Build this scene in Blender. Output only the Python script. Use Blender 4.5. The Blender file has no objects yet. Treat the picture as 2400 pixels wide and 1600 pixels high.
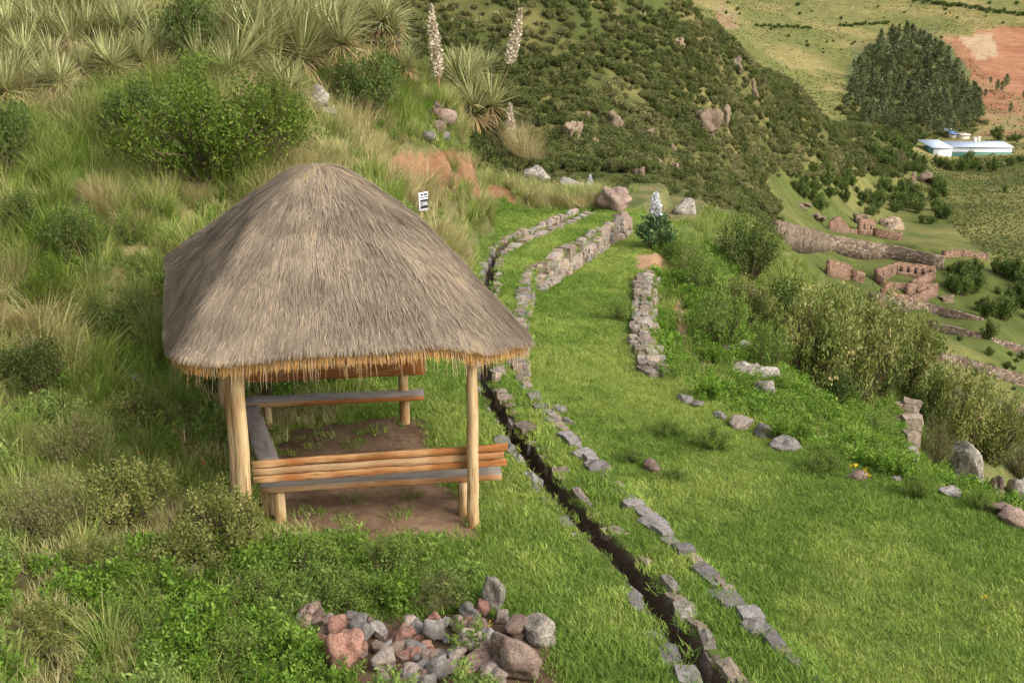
import bpy, bmesh, math, random
import numpy as np
from mathutils import Vector, Matrix, Euler

random.seed(7)
rng = np.random.default_rng(7)
S = bpy.context.scene
C = S.collection

# ---------------------------------------------------------------- camera, sky, sun, exposure
F, CX, CY, H = 2507.0, 1176.0, 784.0, 5.28
PITCH = math.atan(731 / 2507)
cd = bpy.data.cameras.new('camera')
cam = bpy.data.objects.new('camera', cd)
C.objects.link(cam)
cam.location = (0, 0, H)
cam.rotation_euler = (math.pi / 2 - PITCH, 0, 0)
cd.sensor_width = 36
cd.lens = 36 * F / 2352
cd.clip_start = 0.1
cd.clip_end = 6000
S.camera = cam

SUN_EL, SUN_AZ = math.radians(38), math.radians(128)      # azimuth clockwise from +Y
w = bpy.data.worlds.new('World')
S.world = w
w.use_nodes = True
nt = w.node_tree
bg = nt.nodes['Background']
sky = nt.nodes.new('ShaderNodeTexSky')
sky.sky_type = 'NISHITA'
sky.sun_disc = False
sky.sun_elevation = SUN_EL
sky.sun_rotation = SUN_AZ
sky.dust_density = 4.0
sky.air_density = 1.0
hs = nt.nodes.new('ShaderNodeHueSaturation')
hs.inputs['Saturation'].default_value = 0.35               # thin cloud: whiter skylight
nt.links.new(sky.outputs[0], hs.inputs['Color'])
nt.links.new(hs.outputs[0], bg.inputs['Color'])
bg.inputs['Strength'].default_value = 0.15
sl = bpy.data.lights.new('sun', 'SUN')
sun = bpy.data.objects.new('sun', sl)
C.objects.link(sun)
sl.energy = 0.85
sl.angle = math.radians(38)
sl.color = (1.0, 0.88, 0.72)
sd = Vector((math.sin(SUN_AZ) * math.cos(SUN_EL), math.cos(SUN_AZ) * math.cos(SUN_EL), math.sin(SUN_EL)))
sun.rotation_euler = sd.to_track_quat('Z', 'Y').to_euler()
S.view_settings.view_transform = 'Standard'
S.view_settings.look = 'None'
S.view_settings.gamma = 1.0
S.view_settings.exposure = 1.1
S.cycles.use_denoising = True
S.cycles.max_bounces = 6
S.cycles.transparent_max_bounces = 4

# ---------------------------------------------------------------- small maths
cp, sp = math.cos(PITCH), math.sin(PITCH)
def ray(px, py):
    u, v = (px - CX) / F, (py - CY) / F
    return u, cp - v * sp, -sp - v * cp
def D(px, py, Y):
    d = ray(px, py); k = Y / d[1]
    return (d[0] * k, Y, H + d[2] * k)
def Pz(px, py, z=0.0):
    d = ray(px, py); k = (z - H) / d[2]
    return (d[0] * k, d[1] * k, z)
def proj(x, y, z):
    dz = z - H
    zc = np.maximum(y * cp - dz * sp, 0.05)
    return CX + F * x / zc, CY - F * (y * sp + dz * cp) / zc
def sm(t):
    t = np.clip(t, 0, 1)
    return t * t * (3 - 2 * t)
_tab = np.random.default_rng(3).random((256, 256))
def vn(x, y):
    xi, yi = np.floor(x).astype(int), np.floor(y).astype(int)
    fx, fy = sm(x - xi), sm(y - yi)
    a, b = _tab[xi & 255, yi & 255], _tab[(xi + 1) & 255, yi & 255]
    c, d = _tab[xi & 255, (yi + 1) & 255], _tab[(xi + 1) & 255, (yi + 1) & 255]
    return (a * (1 - fx) + b * fx) * (1 - fy) + (c * (1 - fx) + d * fx) * fy
def fbm(x, y, o=3):
    x, y = np.asarray(x, float), np.asarray(y, float)
    s, a = 0, 0.5
    for i in range(o):
        s = s + a * vn(x * 2 ** i + 17.3 * i, y * 2 ** i + 5.1 * i); a *= 0.5
    return s / (1 - 0.5 ** o)
def pip(px, py, poly):
    poly = np.asarray(poly, float)
    ins = np.zeros(np.shape(px), bool)
    n = len(poly); j = n - 1
    for i in range(n):
        xi, yi = poly[i]; xj, yj = poly[j]
        with np.errstate(divide='ignore', invalid='ignore'):
            c = ((yi > py) != (yj > py)) & (px < (xj - xi) * (py - yi) / (yj - yi + 1e-12) + xi)
        ins ^= c; j = i
    return ins
class TPS:
    def __init__(s, p, v, lam=1e-3):
        s.p = np.asarray(p, float); n = len(p)
        K = s.k(s.p); K += lam * np.eye(n)
        Q = np.c_[np.ones(n), s.p]
        A = np.block([[K, Q], [Q.T, np.zeros((3, 3))]])
        s.w = np.linalg.solve(A, np.r_[np.asarray(v, float), 0, 0, 0])
    def k(s, q):
        d2 = ((q[:, None, :] - s.p[None]) ** 2).sum(-1)
        return 0.5 * d2 * np.log(d2 + 1e-9)
    def __call__(s, q):
        out = np.empty(len(q))
        for i in range(0, len(q), 20000):
            b = q[i:i + 20000]
            out[i:i + 20000] = s.k(b) @ s.w[:-3] + s.w[-3] + b @ s.w[-2:]
        return out

# ---------------------------------------------------------------- terrain height
CH = np.array([(0, 3.6), (5, 2.4), (7.94, 1.68), (9.71, 1.27), (11.8, .53), (13.5, .07), (15.42, -.36), (18, -.52), (21.4, -.54), (24, -.50), (25.7, -.38), (27, .05), (32.1, 2.5), (36, 4.3)])
WL = np.array([(0, 5.0), (5, 3.55), (7.94, 2.56), (10.17, 1.9), (12.05, 1.27), (14, .66), (15.83, .23), (18, .16), (21, .28), (23.6, .40), (24.4, .75), (30.6, 3.13), (36, 5.2)])
LE = np.array([(0, 14), (6, 11.2), (10, 8.4), (12.35, 6.33), (15, 3.87), (18.1, 2.50), (20, 2.52), (23, 2.9), (25.5, 3.28), (27.5, 3.6), (30, 4.3), (36, 6.5)])
E2 = np.array([(0, 3.0), (11, 1.2), (13.5, 1.5), (16, 2.6), (19, 3.0), (22, 1.9), (26, 1.6), (36, 1.5)])
def L1(T, y): return np.interp(y, T[:, 0], T[:, 1])
hill_ctrl = []
for y in np.arange(5, 32, 1.5): hill_ctrl.append((float(L1(CH, y)) - .25, y, 0))
hill_ctrl += [(-3.2, 7.5, .0), (-3.4, 9.5, .02), (-3.7, 11.5, .05), (-4.0, 13.5, .1), (-4.1, 15, .25), (-2.8, 15.6, .1), (-1.6, 15.8, .05), (-1.5, 12, 0), (-1.5, 9, 0), (-1.5, 7, 0), (-1.3, 17.5, .1), (-2.5, 17.2, .6),
              (-4.6, 8.3, .25), (-6.2, 9.5, .95), (-6.3, 6.5, .8), (-10, 8, 2.6), (-14, 10, 4.6), (-4.9, 11.5, .42), (-1.3, 4, 0), (-4, 4, .2), (-10, 4, 2), (-1.1, 20, .25), (-1.2, 23, .45), (-.6, 27, .5)]
for q in [(0, 1000, 12), (200, 980, 12.4), (0, 700, 14.5), (200, 700, 14.7), (380, 560, 16.2), (600, 420, 18), (800, 400, 19.3), (900, 480, 19.6), (968, 518, 21.5), (1060, 540, 22.5),
          (1040, 385, 24), (1130, 430, 25), (1000, 300, 25.5), (900, 240, 25), (730, 280, 22), (700, 200, 23.5), (500, 200, 21.5), (480, 410, 18.2), (200, 210, 20), (0, 330, 18), (0, 150, 21.5), (300, 60, 26),
          (450, 20, 28), (0, -50, 28), (880, 150, 28), (950, 200, 27), (1060, 262, 26.5), (1180, 335, 26.5), (1240, 410, 27.5), (1285, 462, 29.5), (900, 320, 33), (1180, 440, 33), (1290, 520, 37),
          (700, 110, 30), (700, 130, 38), (500, -40, 33), (0, -180, 36), (-400, -200, 30), (-500, 200, 20), (900, 420, 42), (1180, 520, 42)]:
    hill_ctrl.append(D(*q))
hc = np.array(hill_ctrl)
hillT = TPS(hc[:, :2] / 5.0, hc[:, 2], 2e-3)
far_ctrl = [(-700, -100, 55), (0, -200, 55), (500, -60, 55), (700, 200, 52), (900, 450, 50), (1180, 540, 50), (1300, 545, 50), (1500, 580, 50), (1700, 690, 50), (2000, 960, 50), (2352, 1180, 50), (2800, 1300, 50),
    (-700, -200, 80), (0, -150, 80), (500, 100, 80), (900, 480, 75), (1180, 495, 75), (1450, 495, 75), (1600, 535, 75), (1750, 640, 75), (1900, 810, 80), (2352, 1080, 85), (2800, 1150, 85),
    (500, 200, 115), (900, 450, 110), (1200, 440, 110), (1500, 432, 110), (1650, 480, 110), (1750, 560, 115), (1900, 720, 120), (2100, 890, 120), (2352, 1000, 125), (2800, 1050, 125),
    (500, 250, 135), (900, 380, 135), (1200, 390, 135), (1500, 397, 135), (1700, 460, 150), (1850, 640, 150), (2100, 810, 150), (2352, 930, 150), (2800, 950, 150),
    (0, 100, 165), (500, 130, 165), (900, 150, 165), (1200, 170, 165), (1500, 240, 175), (1700, 400, 180), (1800, 520, 190), (1950, 640, 190), (2150, 725, 190), (2300, 790, 175), (2352, 800, 180),
    (0, -80, 190), (500, -80, 190), (900, -70, 190), (1200, -70, 195), (1450, -25, 208), (1560, 2, 220), (1700, 280, 215), (1800, 430, 230), (1900, 520, 235), (2000, 548, 238), (2150, 592, 218), (2352, 640, 215), (2800, 700, 215),
    (2050, 475, 300), (2200, 480, 300), (2352, 460, 310), (2352, 560, 255), (2800, 520, 270), (1950, 430, 290), (1850, 330, 265), (2000, 385, 330), (2150, 380, 395), (2352, 382, 390), (2200, 348, 430), (2352, 342, 430), (2800, 340, 430),
    (1700, 130, 255), (1850, 222, 305), (2000, 300, 360), (2080, 338, 398),
    (1450, 150, 300), (1560, 160, 300), (1700, 260, 340), (1850, 300, 380), (0, 0, 300), (900, 50, 300),
    (900, 150, 420), (1560, 200, 420), (1700, 240, 430), (1850, 290, 430), (2000, 318, 440),
    (1200, 60, 620), (1560, 60, 620), (1700, 120, 620), (1850, 190, 600), (2000, 230, 580), (2200, 260, 550), (2352, 272, 540), (2800, 270, 540),
    (0, 0, 800), (1200, -10, 800), (1560, 0, 800), (1700, 40, 800), (1850, 60, 800), (2000, 80, 800), (2200, 90, 800), (2352, 95, 800), (2800, 95, 800)]
for q in (-700, 0, 900, 1560, 2000, 2352, 2800): far_ctrl += [(q, -70, 1100), (q, -170, 1800), (q, -190, 3000)]
fc = np.array([D(*q) for q in far_ctrl])
farT = TPS(np.c_[fc[:, 0] / fc[:, 1] * 2.2, np.log(fc[:, 1])], (fc[:, 2] - H) / fc[:, 1], 2e-4)

def near_h(x, y):
    xc, xw, xl, e2 = L1(CH, y), L1(WL, y), L1(LE, y), L1(E2, y)
    hl = hillT(np.c_[np.clip(x, -26, 6) / 5, np.clip(y, 3, 46) / 5])
    hl = np.where(hl < 0, hl * .3, hl) * sm((xc - .12 - x) / .7)
    und = (fbm(x * .9, y * .9) - .5)
    z = np.where(x < xc, hl + und * .10 * sm(hl / .5 + .25), 0.0)
    keep = 1 - sm((y - 32) / 3)
    z = np.where((y > 32) & (x < xc + 3), hl * sm((xc + 3 - x) / 5) + z * 0, z)
    on = keep * (x > xc - 1)
    z = z - .26 * on * sm((.125 - np.abs(x - xc)) / .05)
    z = z + .03 * on * (x > xc + .15) * (x < xw) * (fbm(x * 2, y * 2) - .5)
    lawn = .50 * sm((x - xw + .02) / .10) + .02 * np.maximum(x - xw, 0) - .10 * (fbm(x * .5, y * .5, 2) - .5) * sm((x - xw) / .6)
    e = x - xl
    lawn = lawn + .22 * sm(e / .3) + .17 * np.clip(e, 0, e2) + .80 * np.maximum(e - e2, 0) + .25 * (fbm(x * .8, y * .8) - .5) * sm(e / 1.0)
    z = z - np.where(x > xw - .3, lawn, 0)
    z = z + np.maximum(0, 3.4 - .55 * y) * (1 - sm((y - 5.6) / .6)) * sm((6.4 - y) / 2.2)
    return z
# the farm terraces across the valley: (top-of-wall pixels, height, run of level ground behind)
TERR = [([(1780, 516), (1900, 537), (2040, 560), (2165, 588)], 2.5),
        ([(2000, 672), (2130, 698), (2255, 732)], 1.6),
        ([(2130, 738), (2245, 768), (2360, 800)], 1.4),
        ([(2080, 800), (2200, 822), (2360, 868)], 1.4),
        ([(2190, 900), (2280, 925), (2370, 950)], 1.3)]
def far_base(x, y):
    q = np.c_[np.clip(x / np.maximum(y, 1), -1.6, 1.6) * 2.2, np.log(np.maximum(y, 20))]
    t = farT(q)
    z = H + t * y
    return z + (fbm(x / 14, y / 14) - .5) * 1.2 * sm((y - 60) / 60)
terr_lines = []
def far_h(x, y):
    z = far_base(x, y)
    for X, Y, hgt in terr_lines:
        o = np.argsort(X)
        yl = np.interp(x, X[o], Y[o])
        m = sm((x - X.min() + 3) / 6) * sm((X.max() + 3 - x) / 6)
        d = y - yl
        z = z + hgt * m * sm((d - 1.2) / 3.0) * (1 - sm((d - 7) / 14))
    return z
def h(x, y):
    x, y = np.atleast_1d(np.asarray(x, float)), np.atleast_1d(np.asarray(y, float))
    b = sm((np.log(np.maximum(y, 1)) - math.log(37)) / (math.log(50) - math.log(37)))
    z = np.empty_like(x)
    m = b < 1
    z[m] = near_h(x[m], y[m]) * (1 - b[m])
    m = b > 0
    z[m] = np.where(b[m] < 1, z[m], 0) + far_h(x[m], y[m]) * b[m]
    return z
def h1(x, y): return float(h(x, y)[0])
_ys = np.exp(np.linspace(math.log(5), math.log(2200), 1500))
def G(px, py, ymin=5.0, base=False):
    """where the line of sight through a pixel meets the ground"""
    d = ray(px, py)
    Y = _ys[_ys >= ymin]
    X = Y * d[0] / d[1]; Z = H + Y * d[2] / d[1]
    g = h(X, Y)
    hit = np.nonzero(g >= Z)[0]
    i = hit[0] if len(hit) else len(Y) - 1
    if i > 0:
        f0, f1 = Z[i - 1] - g[i - 1], Z[i] - g[i]
        t = f0 / (f0 - f1 + 1e-9) if f0 > 0 else 1
        y = Y[i - 1] + (Y[i] - Y[i - 1]) * t
    else: y = Y[0]
    x = y * d[0] / d[1]
    return float(x), float(y), h1(x, y)
for pts, hgt in TERR:
    P = [G(a, b + 13 * hgt, 120) for a, b in pts]
    terr_lines.append((np.array([p[0] for p in P]), np.array([p[1] for p in P]), hgt))
def pxm(y): return F / (y * cp + 1.0)          # pixels per metre, roughly

# ---------------------------------------------------------------- mesh + object helpers
def setcol(me, name, arr, dom='POINT'):
    a = me.attributes.new(name, 'FLOAT' if np.ndim(arr) == 1 else 'FLOAT_COLOR', dom)
    if np.ndim(arr) == 1: a.data.foreach_set('value', np.asarray(arr, np.float32))
    else: a.data.foreach_set('color', np.asarray(arr, np.float32).ravel())
def mesh(name, V, Fs, mat=None, smooth=False, v=None, col=None, mi=None):
    V = np.asarray(V, np.float32); Fs = np.asarray(Fs, np.int32)
    me = bpy.data.meshes.new(name)
    n, k = Fs.shape
    me.vertices.add(len(V)); me.vertices.foreach_set('co', V.ravel())
    me.loops.add(n * k); me.loops.foreach_set('vertex_index', Fs.ravel())
    me.polygons.add(n)
    me.polygons.foreach_set('loop_start', np.arange(0, n * k, k, dtype=np.int32))
    if smooth: me.polygons.foreach_set('use_smooth', np.ones(n, bool))
    if mi is not None: me.polygons.foreach_set('material_index', np.asarray(mi, np.int32))
    me.update(calc_edges=True)
    if v is not None: setcol(me, 'v', v)
    if col is not None: setcol(me, 'Col', np.c_[col, np.ones(len(col))])
    for m in (mat if isinstance(mat, (list, tuple)) else [mat]):
        if m: me.materials.append(m)
    return me
def obj(name, me, parent=None, loc=None, rot=None, scl=None):
    o = bpy.data.objects.new(name, me); C.objects.link(o)
    if parent: o.parent = parent
    if loc is not None: o.location = loc
    if rot is not None: o.rotation_euler = rot
    if scl is not None: o.scale = scl if hasattr(scl, '__len__') else (scl,) * 3
    return o
def tag(o, label=None, cat=None, group=None, kind=None):
    if label: o['label'] = label
    if cat: o['category'] = cat
    if group: o['group'] = group
    if kind: o['kind'] = kind
    return o
def empty(name, loc, label, cat, group=None, rz=0, scl=None):
    o = obj(name, None, None, loc, (0, 0, rz), scl)
    o.empty_display_size = .1
    return tag(o, label, cat, group)
def tube(path, rad, n=8, cap=True, jit=0.0, r=random):
    path = [Vector(p) for p in path]
    V, Fc = [], []
    for i, p in enumerate(path):
        t = (path[min(i + 1, len(path) - 1)] - path[max(i - 1, 0)]).normalized()
        a = t.orthogonal().normalized() if i == 0 else (a - t * a.dot(t)).normalized()
        b = t.cross(a)
        rr = rad[i] if hasattr(rad, '__len__') else rad
        for j in range(n):
            g = 2 * math.pi * j / n
            q = rr * (1 + r.uniform(-jit, jit))
            V.append(p + a * (q * math.cos(g)) + b * (q * math.sin(g)))
    for i in range(len(path) - 1):
        for j in range(n):
            Fc.append((i * n + j, i * n + (j + 1) % n, (i + 1) * n + (j + 1) % n, (i + 1) * n + j))
    if cap:
        for base, pt in ((0, path[0]), ((len(path) - 1) * n, path[-1])):
            V.append(pt); c = len(V) - 1
            for j in range(0, n, 2):
                Fc.append((c, base + j, base + (j + 1) % n, base + (j + 2) % n))
    return np.array([tuple(p) for p in V]), np.array(Fc)
def join(parts):
    V, Fs, o = [], [], 0
    for v, f in parts:
        V.append(v); Fs.append(np.asarray(f) + o); o += len(v)
    return np.concatenate(V), np.concatenate(Fs)
def plank(p0, p1, width, thick, seg=14, up=(0, 0, 1), jit=.003, seed=0):
    """a sawn board from p0 to p1 (centre line); width across, thick along up; returns V, F, top-face flags"""
    r = random.Random(seed)
    p0, p1, up = Vector(p0), Vector(p1), Vector(up)
    t = (p1 - p0).normalized(); s = t.cross(up).normalized(); u = s.cross(t)
    b = min(thick, width) * .12
    hw, ht = width / 2, thick / 2
    prof = [(-hw + b, -ht), (hw - b, -ht), (hw, -ht + b), (hw, ht - b), (hw - b, ht), (-hw + b, ht), (-hw, ht - b), (-hw, -ht + b)]
    V, Fc, top = [], [], []
    for i in range(seg + 1):
        c = p0.lerp(p1, i / seg) + s * r.uniform(-jit, jit) * 1.5 + u * r.uniform(-jit, jit)
        for a, d in prof: V.append(tuple(c + s * (a + r.uniform(-jit, jit)) + u * (d + r.uniform(-jit, jit) * .6)))
    for i in range(seg):
        for j in range(8):
            Fc.append((i * 8 + j, i * 8 + (j + 1) % 8, (i + 1) * 8 + (j + 1) % 8, (i + 1) * 8 + j)); top.append(j in (3, 4, 5))
    for base, fl in ((0, 1), (seg * 8, 0)):
        for a in ((0, 1, 2, 7), (7, 2, 3, 6), (6, 3, 4, 5)):
            q = [base + k for k in a]
            Fc.append(tuple(q[::-1] if fl else q)); top.append(False)
    return np.array(V), np.array(Fc), np.array(top)

# ---------------------------------------------------------------- materials
def newmat(name):
    m = bpy.data.materials.new(name); m.use_nodes = True
    nt = m.node_tree; nt.nodes.clear()
    out = nt.nodes.new('ShaderNodeOutputMaterial')
    return m, nt, out
def N(nt, t, **kw):
    n = nt.nodes.new('ShaderNode' + t)
    for k, v in kw.items():
        if k in n.inputs: n.inputs[k].default_value = v
        else: setattr(n, k, v)
    return n
def ramp(nt, stops, src=None):
    n = nt.nodes.new('ShaderNodeValToRGB')
    e = n.color_ramp.elements
    while len(e) < len(stops): e.new(0.5)
    for k, (p, c) in zip(e, stops):
        k.position = p; k.color = (*c, 1) if len(c) == 3 else c
    if src is not None: nt.links.new(src, n.inputs[0])
    return n
def mixc(nt, fac, a, b, mode='MIX'):
    n = nt.nodes.new('ShaderNodeMix'); n.data_type = 'RGBA'; n.blend_type = mode
    for s, v in ((0, fac), (6, a), (7, b)):
        if hasattr(v, 'node'): nt.links.new(v, n.inputs[s])
        elif s == 0: n.inputs[0].default_value = v
        else: n.inputs[s].default_value = (*v, 1)
    return n.outputs[2]
def math_(nt, op, a, b=0.0):
    n = nt.nodes.new('ShaderNodeMath'); n.operation = op
    for i, v in ((0, a), (1, b)):
        if hasattr(v, 'node'): nt.links.new(v, n.inputs[i])
        else: n.inputs[i].default_value = v
    return n.outputs[0]
def surf(nt, out, color, rough=.9, bump=None, dist=.02, strength=.5, spec=.15):
    b = nt.nodes.new('ShaderNodeBsdfPrincipled')
    b.inputs['Roughness'].default_value = rough
    b.inputs['Specular IOR Level'].default_value = spec
    if hasattr(color, 'node'): nt.links.new(color, b.inputs['Base Color'])
    else: b.inputs['Base Color'].default_value = (*color, 1)
    if bump is not None:
        n = nt.nodes.new('ShaderNodeBump'); n.inputs['Distance'].default_value = dist; n.inputs['Strength'].default_value = strength
        nt.links.new(bump, n.inputs['Height']); nt.links.new(n.outputs[0], b.inputs['Normal'])
    nt.links.new(b.outputs[0], out.inputs[0])
    return b
def leafmat(name, stops, trans=.3, tintattr=False, rnd=.25, stops2=None):
    """leaves: colour from per-leaf value v, brightness varied per plant; stops2: the other tone, picked by the instance's tint"""
    m, nt, out = newmat(name)
    a = N(nt, 'Attribute', attribute_name='v')
    col = ramp(nt, stops, a.outputs['Fac']).outputs[0]
    if stops2:
        t = N(nt, 'Attribute', attribute_name='tint'); t.attribute_type = 'INSTANCER'
        col = mixc(nt, t.outputs['Fac'], col, ramp(nt, stops2, a.outputs['Fac']).outputs[0])
    oi = N(nt, 'ObjectInfo')
    br = math_(nt, 'ADD', math_(nt, 'MULTIPLY', oi.outputs['Random'], 2 * rnd), 1 - rnd)
    hsv = N(nt, 'HueSaturation'); nt.links.new(br, hsv.inputs['Value']); nt.links.new(col, hsv.inputs['Color'])
    d = N(nt, 'BsdfDiffuse'); tr = N(nt, 'BsdfTranslucent'); mx = N(nt, 'MixShader'); mx.inputs[0].default_value = trans
    nt.links.new(hsv.outputs[0], d.inputs[0]); nt.links.new(hsv.outputs[0], tr.inputs[0])
    nt.links.new(d.outputs[0], mx.inputs[1]); nt.links.new(tr.outputs[0], mx.inputs[2])
    gl = N(nt, 'BsdfGlossy'); gl.inputs['Roughness'].default_value = .45; gl.inputs['Color'].default_value = (1, 1, 1, 1)
    mx2 = N(nt, 'MixShader'); mx2.inputs[0].default_value = .008
    nt.links.new(mx.outputs[0], mx2.inputs[1]); nt.links.new(gl.outputs[0], mx2.inputs[2])
    nt.links.new(mx2.outputs[0], out.inputs[0])
    return m
def rockmat(name, c1, c2, lichen=.35, lcol=(.42, .41, .34), scale=1.0, rnd=.3):
    m, nt, out = newmat(name)
    tc = N(nt, 'TexCoord'); oi = N(nt, 'ObjectInfo')
    add = N(nt, 'VectorMath'); add.operation = 'ADD'
    nt.links.new(tc.outputs['Object'], add.inputs[0]); nt.links.new(oi.outputs['Location'], add.inputs[1])
    def noise(s, d=6, r=.6):
        n = N(nt, 'TexNoise'); n.inputs['Scale'].default_value = s * scale; n.inputs['Detail'].default_value = d; n.inputs['Roughness'].default_value = r
        nt.links.new(add.outputs[0], n.inputs['Vector']); return n.outputs['Fac']
    n1, n2, n3 = noise(2.0), noise(9, 5, .7), noise(5.5, 8, .75)
    col = ramp(nt, [(.32, c1), (.66, c2)], n1).outputs[0]
    col = mixc(nt, .8, col, ramp(nt, [(.32, (.18, .18, .18)), (.68, (.8, .8, .8))], n2).outputs[0], 'OVERLAY')
    lm = ramp(nt, [(.63 - lichen * .20, (0, 0, 0)), (.70 - lichen * .20, (1, 1, 1))], n3).outputs[0]
    lm = math_(nt, 'MULTIPLY', lm, .65)
    col = mixc(nt, lm, col, lcol)
    hsv = N(nt, 'HueSaturation')
    nt.links.new(math_(nt, 'ADD', math_(nt, 'MULTIPLY', oi.outputs['Random'], 2 * rnd), 1 - rnd), hsv.inputs['Value'])
    nt.links.new(col, hsv.inputs['Color'])
    surf(nt, out, hsv.outputs[0], .92, math_(nt, 'ADD', n2, n3), .03, .6)
    return m
def woodmat(name, stops, stain=None, stain_amt=.5, grain=(1, 1, 1), crack=.5):
    """grain: coordinate scale (small along the grain)"""
    m, nt, out = newmat(name)
    tc = N(nt, 'TexCoord'); mp = N(nt, 'Mapping'); mp.inputs['Scale'].default_value = grain
    nt.links.new(tc.outputs['Object'], mp.inputs[0])
    n = N(nt, 'TexNoise'); n.inputs['Scale'].default_value = 22; n.inputs['Detail'].default_value = 6; n.inputs['Roughness'].default_value = .65
    nt.links.new(mp.outputs[0], n.inputs['Vector'])
    col = ramp(nt, stops, n.outputs['Fac']).outputs[0]
    if stain:
        n2 = N(nt, 'TexNoise'); n2.inputs['Scale'].default_value = 3.2; n2.inputs['Detail'].default_value = 5
        mp2 = N(nt, 'Mapping'); mp2.inputs['Scale'].default_value = tuple(.35 + .65 * g for g in grain)
        nt.links.new(tc.outputs['Object'], mp2.inputs[0]); nt.links.new(mp2.outputs[0], n2.inputs['Vector'])
        k = ramp(nt, [(.60 - .25 * stain_amt, (0, 0, 0)), (.72 - .25 * stain_amt, (1, 1, 1))], n2.outputs['Fac']).outputs[0]
        col = mixc(nt, math_(nt, 'MULTIPLY', k, .85), col, stain)
    n3 = N(nt, 'TexNoise'); n3.inputs['Scale'].default_value = 60; n3.inputs['Detail'].default_value = 3
    nt.links.new(mp.outputs[0], n3.inputs['Vector'])
    cr = ramp(nt, [(.30, (.25, .18, .12)), (.42, (1, 1, 1))], n3.outputs['Fac']).outputs[0]
    col = mixc(nt, crack, col, cr, 'MULTIPLY')
    surf(nt, out, col, .75, n3.outputs['Fac'], .004, .6, .25)
    return m
def plain(name, c, rough=.8, spec=.2):
    m, nt, out = newmat(name)
    n = N(nt, 'TexNoise'); n.inputs['Scale'].default_value = 4; n.inputs['Detail'].default_value = 5
    tc = N(nt, 'TexCoord'); nt.links.new(tc.outputs['Object'], n.inputs['Vector'])
    col = mixc(nt, ramp(nt, [(.35, (0, 0, 0)), (.7, (1, 1, 1))], n.outputs['Fac']).outputs[0], c, tuple(k * .8 for k in c))
    surf(nt, out, col, rough, spec=spec)
    return m
M = {}
M['rock_grey'] = rockmat('rock_grey', (.14, .125, .11), (.27, .245, .22), .35)
M['rock_brown'] = rockmat('rock_brown', (.15, .105, .08), (.29, .21, .165), .12)
M['rock_red'] = rockmat('rock_red', (.20, .10, .075), (.36, .20, .15), .05)
M['rock_lichen'] = rockmat('rock_lichen', (.12, .10, .08), (.25, .215, .18), .62, (.42, .41, .33))
M['rock_pale'] = rockmat('rock_pale', (.19, .155, .13), (.34, .28, .23), .2)
M['rock_wall'] = rockmat('rock_wall', (.15, .115, .085), (.33, .26, .195), .38, (.43, .40, .32), 1.3, .3)
M['rock_flat'] = rockmat('rock_flat', (.14, .125, .115), (.27, .245, .23), .35, (.40, .39, .36), 1.3, .3)
def masonry(name, stops, scale):
    m, nt, out = newmat(name)
    tc = N(nt, 'TexCoord'); v = N(nt, 'TexVoronoi'); v.inputs['Scale'].default_value = scale
    mp = N(nt, 'Mapping'); mp.inputs['Scale'].default_value = (1, 1, 1.5)
    nt.links.new(tc.outputs['Object'], mp.inputs[0]); nt.links.new(mp.outputs[0], v.inputs['Vector'])
    v2 = N(nt, 'TexVoronoi', feature='DISTANCE_TO_EDGE'); v2.inputs['Scale'].default_value = scale; nt.links.new(mp.outputs[0], v2.inputs['Vector'])
    sx = N(nt, 'SeparateColor'); nt.links.new(v.outputs['Color'], sx.inputs[0])
    n = N(nt, 'TexNoise'); n.inputs['Scale'].default_value = .25; n.inputs['Detail'].default_value = 6; nt.links.new(tc.outputs['Object'], n.inputs['Vector'])
    col = ramp(nt, stops, sx.outputs[0]).outputs[0]
    col = mixc(nt, .5, col, ramp(nt, [(.3, (.25, .25, .25)), (.7, (.75, .75, .75))], n.outputs['Fac']).outputs[0], 'OVERLAY')
    j = ramp(nt, [(.02, (.35, .35, .3)), (.10, (1, 1, 1))], v2.outputs['Distance']).outputs[0]
    col = mixc(nt, .8, col, j, 'MULTIPLY')
    surf(nt, out, col, .95, v2.outputs['Distance'], .15, .8)
    return m
M['ruin'] = masonry('ruin', [(0, (.12, .07, .046)), (.5, (.20, .12, .08)), (1, (.28, .185, .13))], 2.2)
M['ruin_terrace'] = masonry('ruin_terrace', [(0, (.085, .06, .043)), (.5, (.16, .115, .08)), (1, (.25, .20, .15))], 1.6)
M['outcrop'] = rockmat('outcrop', (.13, .09, .06), (.28, .21, .145), .35, (.36, .32, .23), 1.2, .25)
M['post'] = woodmat('peeled_post_wood', [(.3, (.30, .185, .085)), (.62, (.56, .41, .22))], (.30, .15, .06), .35, (1, 1, .05), .8)
M['board'] = woodmat('orange_board_wood', [(.3, (.30, .155, .06)), (.65, (.54, .34, .16))], (.27, .09, .02), .75, (.07, 1, 1), .7)
M['board2'] = woodmat('brown_board_wood', [(.3, (.27, .165, .085)), (.65, (.44, .29, .15))], (.30, .13, .05), .5, (.07, 1, 1), .5)
M['greyplank'] = woodmat('weathered_plank_wood', [(.3, (.20, .175, .15)), (.65, (.37, .325, .28))], (.17, .14, .115), .3, (.07, .8, 1), .6)
M['greyplank_y'] = woodmat('weathered_plank_wood_y', [(.3, (.20, .175, .15)), (.65, (.37, .325, .28))], (.17, .14, .115), .3, (.8, .07, 1), .6)
M['stem'] = plain('brown_stem', (.13, .09, .055))
M['greenstem'] = plain('green_stem', (.14, .15, .06))

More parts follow.
